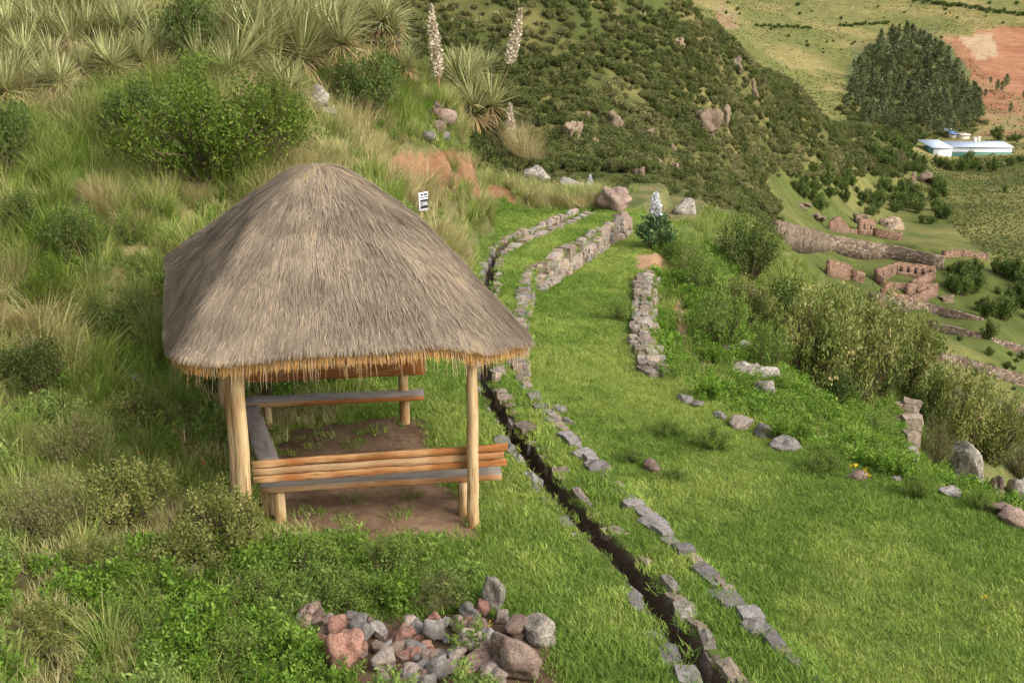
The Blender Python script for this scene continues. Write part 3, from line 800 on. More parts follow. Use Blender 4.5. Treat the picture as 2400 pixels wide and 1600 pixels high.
stones(tw, along(WL, 6.6, 22.8, .23, -.08), .10, .12, .10, -.066, FS, 5, .5, .12)
stones(tw, along(WL, 6.6, 22.8, .19, -.03), .065, .085, .07, -.055, WS, 51, .4, .15, .25)
stones(tw, along(WL, 6.6, 23.2, .30, -.03), .11, .17, .15, -.36, WS, 6, .25)
stones(tw, along(WL, 16, 24.2, .27, -.08), .12, .14, .11, -.06, WS, 61, .45, .12, .25)
stones(tw, along(WL, 24.0, 31, .29, -.02), .13, .16, .13, -.06, WS, 7, .5, .08, .25)
stones(tw, along(WL, 24.0, 31, .30, .04), .12, .16, .14, -.26, WS, 8, .45, .05, .2)
stones(tw, along(WL, 24.0, 31, .32, .09), .12, .17, .13, -.45, WS, 81, .35)
# the short curved wall across the lawn
cw = empty('garden_wall', G(1500, 740), 'short curved lichen covered dry stone wall at the far side of the lawn', 'stone wall')
r = random.Random(4)
for off, dz, w_, sp_ in ((-.18, .0, .10, .23), (-.02, .04, .12, .24), (.12, -.10, .12, .24)):
    for x, y, a in along(LE, 17.9, 25.4, sp_, off):
        zl = h1(float(L1(LE, y)) - .4, y)
        obj('stone', WS[r.randrange(9)], cw, (x + r.uniform(-.03, .03) - cw.location.x, y + r.uniform(-.04, .04) - cw.location.y, zl + dz + r.uniform(-.03, .03) - cw.location.z),
            (r.uniform(-.2, .2), r.uniform(-.2, .2), a + r.uniform(-.3, .3)), (w_ * r.uniform(.7, 1.2), .14 * r.uniform(.7, 1.3), .13 * r.uniform(.8, 1.2)))
# broken wall at the second edge
bw = empty('broken_wall', G(2070, 1010), 'broken stone wall end of stacked boulders beside the right hand bushes', 'stone wall')
for px_, py_, wp, hp in [(2052, 942, 46, 34), (2092, 938, 36, 40), (2056, 975, 40, 34), (2094, 975, 38, 42), (2060, 1006, 42, 36), (2092, 1012, 34, 40), (2056, 1040, 44, 34), (2090, 1048, 34, 38), (2062, 1072, 46, 34), (2095, 1080, 34, 36), (2075, 1100, 46, 30), (2045, 1102, 36, 26)]:
    x, y, z = G(2070, 1000 + (py_ - 1000) * .8); y2 = y - .15 * ((px_ > 2075) * 1.0)
    x, y, z = D(px_, py_, y2); s = pxm(y)
    obj('stone', WS[r.randrange(9)], bw, (x - bw.location.x, y - bw.location.y, z - bw.location.z), (r.uniform(-.2, .2), r.uniform(-.2, .2), r.uniform(-.5, .5)), (wp / s * .62, .22, hp / s * .62))

# ---------------------------------------------------------------- the thatched shelter
HUT = Vector((-2.2, 12.4, 0))
hut = empty('thatched_shelter', HUT, 'open wooden shelter with a shaggy grey thatched roof', 'shelter')
def rel(p, o=HUT): return tuple(np.asarray(p) - np.array(o[:]))
posts = {'nl': ((-2.80, 10.52), 2.02, .079), 'ml': ((-3.15, 11.55), 2.05, .066), 'fl': ((-3.86, 13.85), 2.15, .068), 'nr': ((-.42, 10.87), 1.98, .063), 'fr': ((-1.48, 14.17), 2.12, .068)}
top = {}
for i, (k, ((x, y), hh, rad)) in enumerate(posts.items()):
    r = random.Random(i + 3)
    pth = [(x + r.uniform(-.008, .008), y + r.uniform(-.008, .008), -.25 + (hh + .25) * j / 9) for j in range(10)]
    V, Fc = tube([rel(p) for p in pth], [rad * (1.06 - .012 * j + r.uniform(-.02, .02)) for j in range(10)], 14, True, .025, r)
    obj('post', mesh('post', V, Fc, M['post'], True), hut)
    top[k] = Vector((x, y, hh))
def pole(name, a, b, ra, rb, seed, mat='post'):
    r = random.Random(seed); a, b = Vector(a), Vector(b)
    pth = [a.lerp(b, j / 7) + Vector((r.uniform(-.01, .01), r.uniform(-.01, .01), r.uniform(-.01, .01))) for j in range(8)]
    V, Fc = tube([rel(p) for p in pth], [ra + (rb - ra) * j / 7 for j in range(8)], 10, True, .03, r)
    return obj(name, mesh(name, V, Fc, M[mat], True), hut)
apex = Vector(D(730, 384, 12.4))
for i, (a, b) in enumerate((('nl', 'nr'), ('nr', 'fr'), ('fr', 'fl'), ('fl', 'nl'))):
    d = (top[b] - top[a]).normalized()
    pole('eave_beam', top[a] - d * .25 + Vector((0, 0, .03)), top[b] + d * .25 + Vector((0, 0, .03)), .05, .045, 20 + i)
OUT = [D(*q) for q in [(400, 812, 10.35), (470, 832, 10.15), (600, 824, 10.12), (760, 810, 10.18), (900, 802, 10.27), (1020, 798, 10.4), (1105, 806, 10.55), (1168, 798, 10.9), (1220, 780, 11.4), (1152, 712, 12.5), (1080, 650, 13.6), (1008, 592, 14.75)]]
OUT += [(-1.8, 15.25, 2.2), (-2.7, 15.35, 2.2), (-3.7, 15.3, 2.2)] + [D(*q) for q in [(396, 586, 14.8), (384, 640, 13.6), (381, 720, 12.3), (386, 795, 11.1)]]
OUT = np.array(OUT)
n0 = len(OUT); nth = 220
cl = np.r_[0, np.cumsum(np.linalg.norm(np.diff(np.r_[OUT, OUT[:1]], axis=0), axis=1))]
def outline(t):
    """closed smooth outline, t in 0..1"""
    t = np.asarray(t) % 1.0 * cl[-1]
    i = np.clip(np.searchsorted(cl, t, 'right') - 1, 0, n0 - 1)
    f = ((t - cl[i]) / (cl[i + 1] - cl[i]))[..., None]
    p0, p1, p2, p3 = OUT[(i - 1) % n0], OUT[i], OUT[(i + 1) % n0], OUT[(i + 2) % n0]
    return .5 * (2 * p1 + (p2 - p0) * f + (2 * p0 - 5 * p1 + 4 * p2 - p3) * f ** 2 + (3 * p1 - p0 - 3 * p2 + p3) * f ** 3)
RC = np.array([apex.x, apex.y])
def roofpt(t, rr, dz=0.0):
    o = outline(t); rr = np.asarray(rr)
    g = (np.sqrt(rr ** 2 + .0225) - .15) / (math.sqrt(1.0225) - .15)
    dv = o[..., :2] - RC; ln = np.linalg.norm(dv, axis=-1, keepdims=True)
    k_ = np.clip(.25 + .75 * rr, 0, 1)[..., None]
    dv = dv * k_ + dv / ln * 2.45 * (1 - k_)
    g = g + .035 * np.sin(np.clip(rr, 0, 1) * math.pi) * (-1) * 1.9
    xy = RC + dv * rr[..., None]
    z = apex.z + (o[..., 2] - apex.z) * g
    lump = (fbm(np.cos(t * 6.283) * rr * 6 + 30, np.sin(t * 6.283) * rr * 6 + 30, 3) - .5) * .08 * np.minimum(1, rr * 3)
    return np.concatenate([xy, (z + lump + dz)[..., None]], -1)
tt = np.arange(nth) / nth
rings = list(np.linspace(0.02, 1.0, 26))
V = [roofpt(tt, np.full(nth, q)) for q in rings]
edge = roofpt(tt, np.full(nth, 1.0)); inn = roofpt(tt, np.full(nth, .955)); inn[:, 2] = edge[:, 2] - .13
V.append(inn)
for q in (.8, .5, .2, .05):
    p = roofpt(tt, np.full(nth, q)); p[:, 2] -= .16; V.append(p)
nrg = len(V); V = np.concatenate(V) - np.array(HUT[:])
id_ = np.arange(nrg * nth).reshape(nrg, nth)
nx = np.roll(id_, -1, 1)
Fc = np.stack([id_[:-1], nx[:-1], nx[1:], id_[1:]], -1).reshape(-1, 4)
vv = np.repeat(np.r_[np.full(25, .25), np.full(nrg - 25, 1.0)], nth)
M['straw'] = leafmat('thatch_straw', [(0, (.10, .076, .052)), (.35, (.22, .176, .129)), (.7, (.345, .278, .20)), (.86, (.46, .355, .22)), (1, (.55, .30, .09))], .12, rnd=.02)
roof = obj('roof', mesh('roof', V, Fc, M['straw'], True, v=vv), hut)
def strands(n, seed, r0, r1, len0, len1, wid, lift, jit, hang=0.0, tlo=0, thi=1, vbase=None, dz=0.02):
    r = np.random.default_rng(seed)
    t = r.uniform(tlo, thi, n); q = np.sqrt(r.uniform(r0 ** 2, r1 ** 2, n))
    p = roofpt(t, q, dz)
    dn = roofpt(t, q + .02, dz) - p; dn /= np.linalg.norm(dn, axis=1)[:, None]
    tg = roofpt(t + .004, q, dz) - p; tg /= np.linalg.norm(tg, axis=1)[:, None]
    nm = np.cross(dn, tg); nm *= np.sign(nm[:, 2:3]); nm /= np.linalg.norm(nm, axis=1)[:, None]
    cl_ = (fbm(t * 90, q * 9, 2) - .5) * .9
    d = dn + tg * (r.normal(0, jit, n) + cl_ * .35)[:, None] + nm * (r.uniform(-.03, lift, n))[:, None]
    d[:, 2] -= hang
    d /= np.linalg.norm(d, axis=1)[:, None]
    L = np.minimum(r.uniform(len0, len1, n), np.maximum(1.03 - q, 0) * 2.0 + (.035 if hang < 1.5 else .6) * r.uniform(.6, 1.3, n))[:, None]
    s = np.cross(d, nm); s /= np.linalg.norm(s, axis=1)[:, None]
    ww = (wid * r.uniform(.6, 1.4, n))[:, None]
    a, b, c = p - d * L * .25 - nm * .015, p + d * L * .35 + nm * .005, p + d * L * .85
    c[:, 2] -= hang * .1 + .012
    V = np.stack([a - s * ww, a + s * ww, b - s * ww, b + s * ww, c - s * ww * .3, c + s * ww * .3], 1).reshape(-1, 3) - np.array(HUT[:])
    base = (np.arange(n) * 6)[:, None]
    Fs = np.concatenate([base + np.array([0, 1, 3, 2]), base + np.array([2, 3, 5, 4])])
    patch = fbm(t * 26, q * 7 + 3, 3)
    warm = sm((.25 - q) / .25) * .25
    v = vbase + r.uniform(-.1, .1, n) if vbase is not None else np.clip(.49 + (patch - .5) * .7 + warm + r.normal(0, .15, n), .02, .88)
    return V, Fs, np.repeat(v, 6)
def strawobj(name, packs):
    Vs, Fs, vs, o = [], [], [], 0
    for V, Fq, v in packs:
        Vs.append(V); Fs.append(Fq + o); vs.append(v); o += len(V)
    q = obj(name, mesh(name, np.concatenate(Vs), np.concatenate(Fs), M['straw'], v=np.clip(np.concatenate(vs), 0, 1)), roof)
    q['kind'] = 'stuff'
    return q
strawobj('straw', [strands(84000, 1, .02, 1.0, .18, .38, .0036, .075, .10), strands(7000, 2, .1, .98, .2, .4, .0036, .2, .26),
                   strands(7000, 3, .94, .985, .06, .12, .0038, .02, .14, .35)])
strawobj('eave_fringe', [strands(11000, 4, .94, .98, .04, .10, .0034, .0, .5, .5, vbase=.97, dz=-.10), strands(2200, 5, .97, 1.02, .32, .55, .004, .02, .12, 1.9, .325, .405, dz=-.02),
                         strands(500, 6, .94, .985, .12, .2, .0028, .0, .35, 1.6, vbase=.86, dz=-.07)])
for i in range(8):
    t = i / 8 + .03
    a = roofpt(np.array([t]), np.array([.06]))[0]; b = roofpt(np.array([t]), np.array([.9]))[0]
    pole('rafter', (a[0], a[1], a[2] - .24), (b[0], b[1], b[2] - .20), .03, .035, 40 + i)

# ---------------------------------------------------------------- benches inside the shelter
def board(name, parent, p0, p1, wd, th, mats, seed, up=(0, 0, 1), topmat=None, jit=.003):
    o = np.array(parent.location[:]); mid = (np.asarray(p0) + np.asarray(p1)) / 2
    ax = np.asarray(p1) - np.asarray(p0); ang = math.atan2(ax[1], ax[0]); L = np.linalg.norm(ax)
    dz = p1[2] - p0[2]
    V, Fc, tp = plank((-L / 2, 0, -dz / 2), (L / 2, 0, dz / 2), wd, th, 16, up, jit, seed)
    me = mesh(name, V, Fc, [M[m] for m in mats], mi=(tp * 1 if len(mats) > 1 else tp * 0))
    return obj(name, me, parent, tuple(mid - o), (0, 0, ang))
def leg(parent, x, y, h0, rad, seed):
    r = random.Random(seed); o = parent.location
    V, Fc = tube([(0, 0, -.2 + (h0 + .2) * j / 5) for j in range(6)], [rad * (1 + r.uniform(-.04, .04)) for _ in range(6)], 12, True, .03, r)
    obj('leg', mesh('leg', V, Fc, M['post'], True), parent, (x - o.x, y - o.y, h1(x, y) - o.z))
U = np.array([.989, .148, 0])
b0 = np.array([-2.73, 10.655, 0.0])
nb = empty('wooden_bench', (-1.5, 10.95, 0), 'bench at the front of the shelter with a three board orange backrest', 'bench', 'benches in the shelter')
board('seat', nb, (-2.75, 11.06, .42), (-.13, 11.39, .43), .30, .075, ('board2', 'greyplank'), 1)
for i, (z_, m_) in enumerate(((.655, 'board'), (.742, 'board2'), (.829, 'board'))):
    e = b0 + U * (2.70 + (.0, -.03, .015)[i])
    board('backrest_board', nb, tuple(b0 + np.array([0, 0, z_])), tuple(e + np.array([0, 0, z_ + .035])), .038, .074, (m_,), 5 + i, jit=.005)
for px_, py_, s_ in ((645, 1196, 3), (1066, 1182, 4), (618, 1180, 5)):
    x, y, z = G(px_, py_); leg(nb, x, y, .385, .064, s_)
fb = empty('wooden_bench', (-2.4, 13.95, 0), 'bench at the back of the shelter with a single backrest board', 'bench', 'benches in the shelter')
board('seat', fb, (-3.55, 13.78, .415), (-1.20, 14.06, .43), .28, .075, ('board', 'greyplank'), 11)
board('backrest_board', fb, (-3.72, 13.80, .80), (-1.18, 14.085, .83), .04, .24, ('board',), 12)
leg(fb, -3.3, 13.85, .38, .06, 13)
lb = empty('wooden_bench', (-3.0, 12.4, 0), 'grey plank bench along the left side of the shelter', 'bench', 'benches in the shelter')
p_, q_ = Pz(584, 928, .42), Pz(618, 1062, .42)
board('seat', lb, (p_[0] - .04, p_[1] - .12, .415), (q_[0] + .0, q_[1] + .0, .415), .235, .06, ('greyplank', 'greyplank'), 14)
for f_ in (.15, .6, .9): leg(lb, p_[0] + (q_[0] - p_[0]) * f_, p_[1] + (q_[1] - p_[1]) * f_, .38, .055, 15)

# ---------------------------------------------------------------- the small sign on its stake
sx, sy, sz = G(968, 520)
sg = empty('path_sign', (sx, sy, sz + .1), 'small black and white sign on a wooden stake in the grassy bank', 'sign')
M['white'] = plain('white_board_paint', (.80, .79, .80), .5); M['black'] = plain('black_sign_paint', (.03, .027, .027), .6)
s_ = pxm(sy)
V, Fc, tp = plank((0, 0, -.2), (0, 0, 30 / s_), .045, .035, 6, (0, 1, 0), .002, 1)
obj('stake', mesh('stake', V, Fc, M['post']), sg)
brd = obj('board', None, sg, (.01, -.02, 0), (0, 0, math.radians(-38)))
V, Fc, tp = plank((0, 0, 26 / s_), (0, 0, 68 / s_), .26, .03, 4, (0, 1, 0), .0, 2)
bd = mesh('board', V, Fc, M['white'])
brd.data = None
bpy.data.objects.remove(brd)
ROT = (0, 0, math.radians(52))
brd = obj('board', bd, sg, (.05, -.045, 0), ROT)
pz0, pz1 = 26 / s_, 68 / s_; ph = pz1 - pz0
def panel(a, b, x0, x1):
    return np.array([(x0, -.0185, pz0 + ph * a), (x1, -.0185, pz0 + ph * a), (x1, -.0185, pz0 + ph * b), (x0, -.0185, pz0 + ph * b)]), np.array([(0, 1, 2, 3)])
V, Fc = join([panel(.12, .62, -.105, .125), panel(.70, .76, -.105, .125), panel(.82, .93, -.09, -.02), panel(.82, .93, 0, .1)])
obj('print', mesh('print', V, Fc, M['black']), brd)
tcu = bpy.data.curves.new('lettering', 'FONT'); tcu.body = 'CANAL'; tcu.size = .075; tcu.align_x = 'CENTER'; tcu.extrude = .0008
tcu.materials.append(M['white'])
tob = bpy.data.objects.new('lettering_tmp', tcu); C.objects.link(tob)
bpy.context.view_layer.update()
dg = bpy.context.evaluated_depsgraph_get()
tme = bpy.data.meshes.new_from_object(tob.evaluated_get(dg)); bpy.data.objects.remove(tob)
lt = obj('lettering', tme, brd, (.01, -.0205, pz0 + ph * .28), (math.pi / 2, 0, 0), (.85, 1.5, 1))

# ---------------------------------------------------------------- loose rocks
zz_ = 0
HEAP = 'rocks in the heap at the front'
for a in [(1132, 1366, 76, 108, 'rock_lichen', 'tall pointed lichen spotted stone standing behind the rock heap', .28, .6, 0),
          (1240, 1455, 78, 66, 'rock_lichen', 'rounded pale lichen covered boulder at the right end of the rock heap', .25, .8, 0),
          (1188, 1522, 118, 104, 'rock_brown', 'largest brown square block at the right of the rock heap', .2, .8, 0),
          (1190, 1452, 72, 50, 'rock_brown', 'brown rock lodged behind the largest brown block', .2, .8, 0),
          (787, 1508, 84, 104, 'rock_red', 'large dark red rock at the left front of the heap', .15, .7, .35),
          (775, 1446, 54, 54, 'rock_red', 'bright red rock just above the large dark red rock', .15, .8, 0),
          (832, 1456, 58, 58, 'rock_grey', 'pale grey pyramid shaped rock in the left half of the heap', .15, .8, 0),
          (998, 1458, 46, 62, 'rock_grey', 'pointed grey rock standing upright in the middle of the heap', .1, .7, 0),
          (1081, 1482, 72, 50, 'rock_pale', 'smooth round tan boulder, upper one of the tan pair', .15, .8, 0),
          (1088, 1528, 72, 46, 'rock_brown', 'smooth round tan boulder, lower one of the tan pair', .15, .8, 0),
          (952, 1500, 58, 40, 'rock_grey', 'pale grey blocky rock lying at the centre of the heap', .15, .8, 0),
          (884, 1526, 68, 44, 'rock_pale', 'oval tan rock lying left of centre at the bottom of the heap', .15, .8, 0),
          (1004, 1540, 58, 62, 'rock_grey', 'angular grey rock at the bottom centre of the heap', .15, .8, 0),
          (712, 1412, 60, 46, 'rock_brown', 'mauve brown rock at the far left of the heap', .15, .8, 0),
          (1079, 1412, 44, 44, 'rock_grey', 'grey green rock leaning at the foot of the standing stone', .15, .8, .3),
          (1106, 1406, 34, 44, 'rock_red', 'red brown rock wedged against the standing stone', .1, .8, 0),
          (1150, 1424, 40, 32, 'rock_pale', 'pinkish rock at the right foot of the standing stone', .15, .8, 0),
          (1128, 1554, 52, 38, 'rock_pale', 'pale pink block at the bottom edge of the heap', .15, .8, 0),
          (940, 1552, 50, 40, 'rock_pale', 'whitish round stone at the bottom edge of the heap', .15, .8, 0)]:
    rock('rock', a[0], a[1], a[2], a[3], a[4], a[5], 'rock', HEAP, a[6] - .12, a[7], tilt=.18, big=a[2] > 66)
r = random.Random(9)
n_ = 0
while n_ < 80:
    px_, py_ = r.uniform(690, 1190), r.uniform(1418, 1575)
    if not pip(np.array([px_]), np.array([py_]), [(690, 1425), (780, 1412), (960, 1420), (1130, 1430), (1180, 1480), (1170, 1580), (850, 1580), (815, 1540), (740, 1480)])[0]: continue
    s_ = r.uniform(22, 50); m_ = r.choice(['rock_brown', 'rock_grey', 'rock_pale', 'rock_brown', 'rock_red'])
    rock('rock', px_, py_, s_, s_ * r.uniform(.6, .85), m_, 'small loose %s rock filling the gaps of the rock heap at the front' % {'rock_brown': 'brown', 'rock_grey': 'grey', 'rock_pale': 'tan', 'rock_red': 'red'}[m_], 'rock', 'small %s rocks filling the heap' % m_[5:], .0)
    n_ += 1
rock('rock', 512, 1268, 92, 40, 'rock_brown', 'flat mauve rock in the weeds left of the bench leg', sink=.35)
rock('rock', 445, 1318, 62, 48, 'rock_lichen', 'pale whitish rock half hidden in weeds, front left', sink=.3)
rock('rock', 1497, 1072, 46, 32, 'rock_brown', 'single brown stone lying on the open lawn', sink=.3)
EDGE = 'stones along the lawn edge'
for i, (px_, py_, wp, hp, m_, nm) in enumerate([(1575, 918, 34, 30, 'rock_grey', 'upright grey stone nearest the curved wall on the lawn edge'), (1604, 928, 40, 20, 'rock_grey', 'flat grey stone second from the curved wall on the lawn edge'),
        (1652, 956, 34, 22, 'rock_grey', 'small grey stone third from the curved wall on the lawn edge'), (1704, 973, 58, 34, 'rock_pale', 'pinkish tan stone in the middle of the lawn edge row'),
        (1762, 992, 48, 42, 'rock_grey', 'rounded pale grey stone right of the pinkish tan one'), (1806, 1022, 62, 34, 'rock_grey', 'broad grey stone at the end of the lawn edge row'),
        (1966, 1094, 46, 20, 'rock_brown', 'brown stone beside the yellow flowers'), (2062, 1102, 26, 18, 'rock_grey', 'little grey stone right of the yellow flowers'),
        (2188, 1132, 50, 26, 'rock_grey', 'grey slab in front of the tall split boulder'), (2240, 1144, 54, 28, 'rock_grey', 'second grey slab in front of the tall split boulder'),
        (2300, 1168, 52, 36, 'rock_brown', 'dark brown stone by the right edge of the lawn'), (2345, 1188, 84, 44, 'rock_brown', 'large brown mauve stone cut by the right edge of the picture')]):
    rock('edge_stone', px_, py_, wp, hp, m_, nm, 'stone', EDGE, .25)
rock('boulder', 2222, 1078, 96, 130, 'rock_lichen', 'tall split lichen boulder on the right beyond the lawn', 'boulder', sink=.15, asp=.6, big=True, tilt=.1)
rock('boulder', 2292, 1118, 40, 56, 'rock_brown', 'tan boulder leaning right of the tall split boulder', 'boulder', sink=.15)
rock('boulder', 2345, 1135, 60, 76, 'rock_lichen', 'grey boulder at the right edge above the lawn', 'boulder', sink=.15)
rock('boulder', 1735, 858, 96, 50, 'rock_lichen', 'white lichened boulder on the slope, upper half of the bent pair', 'boulder', sink=.2, big=True, tilt=.1)
rock('boulder', 1762, 900, 56, 56, 'rock_lichen', 'brown and white boulder below the lichened one on the slope', 'boulder', sink=.2, tilt=.3)
rock('boulder', 1812, 858, 54, 26, 'rock_lichen', 'flat white lichened stone right of the bent boulder pair', 'boulder', sink=.2)
rock('boulder', 1672, 812, 46, 26, 'rock_pale', 'tan boulder on the slope above the bent pair, left one', 'boulder', sink=.2)
rock('boulder', 1712, 798, 40, 26, 'rock_grey', 'grey boulder on the slope above the bent pair, right one', 'boulder', sink=.2)
rock('boulder', 1712, 690, 84, 62, 'rock_lichen', 'big grey boulder under the tall bushes right of the lawn', 'boulder', sink=.1, big=True)
rock('boulder', 1412, 462, 92, 62, 'rock_brown', 'big rounded dark brown boulder at the far end of the channel', 'boulder', sink=.15, big=True, tilt=.1)
rock('boulder', 1430, 505, 40, 46, 'rock_brown', 'dark boulder under the big rounded one at the channel end', 'boulder', sink=.2)
rock('boulder', 1326, 428, 72, 24, 'rock_grey', 'low flat grey slab beside the far channel end', 'boulder', sink=.2)
rock('boulder', 1228, 402, 60, 62, 'rock_lichen', 'rough lichened outcrop on the tip of the grassy ridge', 'boulder', sink=.25, big=True, asp=.6)
rock('boulder', 1250, 440, 36, 40, 'rock_lichen', 'small rough rock under the ridge tip outcrop', 'boulder', sink=.25)
rock('boulder', 728, 246, 74, 46, 'rock_lichen', 'cream lichened rock under the dark bush on the slope', 'boulder', sink=-.15, big=True)
rock('boulder', 748, 272, 50, 28, 'rock_pale', 'orange tan rock just below the cream lichened one', 'boulder', sink=-.1)
for i, (px_, py_, wp, hp, nm) in enumerate([(1000, 262, 34, 30, 'topmost'), (1018, 285, 52, 34, 'second'), (1004, 304, 38, 30, 'third'), (985, 322, 34, 24, 'lower left'), (1018, 324, 36, 22, 'lowest')]):
    rock('step_stone', px_, py_, wp, hp, 'rock_brown' if i < 3 else 'rock_grey', nm + ' rock of the rough steps on the ridge', 'rock', 'rough rock steps on the ridge', -.25)
for i, (px_, py_, wp, hp, nm) in enumerate([(1075, 324, 24, 14, 'small grey stone right of the rough steps'), (1068, 582, 34, 34, 'lichened rock in the bank just right of the roof'), (1058, 600, 26, 20, 'brown stone at the roof edge in the bank'), (892, 508, 30, 22, 'stone in the grass beside the roof slope'),
                                            (1578, 478, 54, 44, 'tan grey rock right of the leafy white spiked plant'), (300, 872, 40, 26, 'brown rock in the grass left of the roof corner'), (1282, 938, 40, 22, 'flat stone on the lawn beside the low wall'), (1305, 968, 30, 18, 'small stone lying on the lawn under the low wall')]):
    rock('rock', px_, py_, wp, hp, 'rock_lichen' if i in (1, 4) else 'rock_grey', nm, sink=.3)

# ---------------------------------------------------------------- shrubs
M['bright'] = leafmat('bright_shrub_leaves', [(0, (.06, .10, .014)), (.55, (.115, .17, .022)), (1, (.22, .26, .045))], .3, rnd=.12)
M['dark'] = leafmat('dark_shrub_leaves', [(0, (.05, .08, .018)), (.6, (.095, .135, .03)), (1, (.17, .195, .055))], .25, rnd=.15)
M['olive'] = leafmat('olive_shrub_leaves', [(0, (.09, .115, .027)), (.5, (.175, .205, .05)), (.84, (.29, .29, .095)), (1, (.56, .40, .19))], .25, rnd=.15)
M['weedy'] = leafmat('weedy_shrub_leaves', [(0, (.10, .12, .035)), (.5, (.18, .20, .065)), (.85, (.32, .29, .14)), (1, (.46, .38, .24))], .25, rnd=.15)
M['fresh'] = leafmat('fresh_shrub_leaves', [(0, (.085, .15, .025)), (.6, (.16, .24, .042)), (1, (.27, .33, .085))], .3, rnd=.12)
M['blue'] = leafmat('broad_leaves', [(0, (.05, .10, .035)), (.6, (.09, .16, .06)), (1, (.17, .235, .11))], .25, rnd=.1)
SH = {}
def make_shrub_kind(k, n, mat, **kw):
    SH[k] = []
    for i in range(n):
        (V, Fs, v), (sv, sf) = shrub(500 + 17 * len(SH) + i, **kw)
        SH[k].append((mesh('foliage', V, Fs, M[mat], v=v), mesh('stems', sv, sf, M['stem'])))
make_shrub_kind('bright', 2, 'bright', nst=75, hgt=1, spread=1, leaf=.042, per=210, tip=.22, asp=.5)
make_shrub_kind('dark', 3, 'dark', nst=46, hgt=1, spread=.8, leaf=.055, per=150, tip=.28, asp=.45)
make_shrub_kind('olive', 3, 'olive', nst=70, hgt=1, spread=.85, leaf=.055, per=170, tip=.23, asp=.45, upright=.35, base=-.08)
make_shrub_kind('weedy', 3, 'weedy', nst=60, hgt=1, spread=.9, leaf=.055, per=120, tip=.25, asp=.26, upright=1.0, base=.0)
make_shrub_kind('fresh', 3, 'fresh', nst=40, hgt=1, spread=.8, leaf=.06, per=130, tip=.27, asp=.4, upright=.9, base=.0)
make_shrub_kind('broad', 2, 'blue', nst=26, hgt=1, spread=.6, leaf=.16, per=46, tip=.3, asp=.38, upright=.5)
make_shrub_kind('distant', 4, 'dark', nst=16, hgt=1, spread=.8, leaf=.13, per=110, tip=.42, asp=.6)
_sc = [0]
def bush(name, px, py, wpx, hpx, kind, label, cat='shrub', group=None, ymin=5, dz=-.05):
    """px, py: foot of the plant; wpx, hpx: its size in display pixels"""
    _sc[0] += 1
    r = random.Random(_sc[0] * 7 + 1)
    x, y, z = G(px, py, ymin)
    s = pxm(y)
    spread = {'bright': 1.2, 'dark': 1.0, 'olive': 1.0, 'weedy': 1.05, 'fresh': .98, 'broad': .78, 'distant': 1.1}[kind]
    W, Hh = wpx / s / (2 * spread), hpx / s / 1.12
    e = empty(name, (x, y, z + dz * Hh), label, cat, group, r.uniform(0, 6.28), (W, W, Hh))
    fo, st = SH[kind][r.randrange(len(SH[kind]))]
    obj('foliage', fo, e); obj('stems', st, e)
    return e
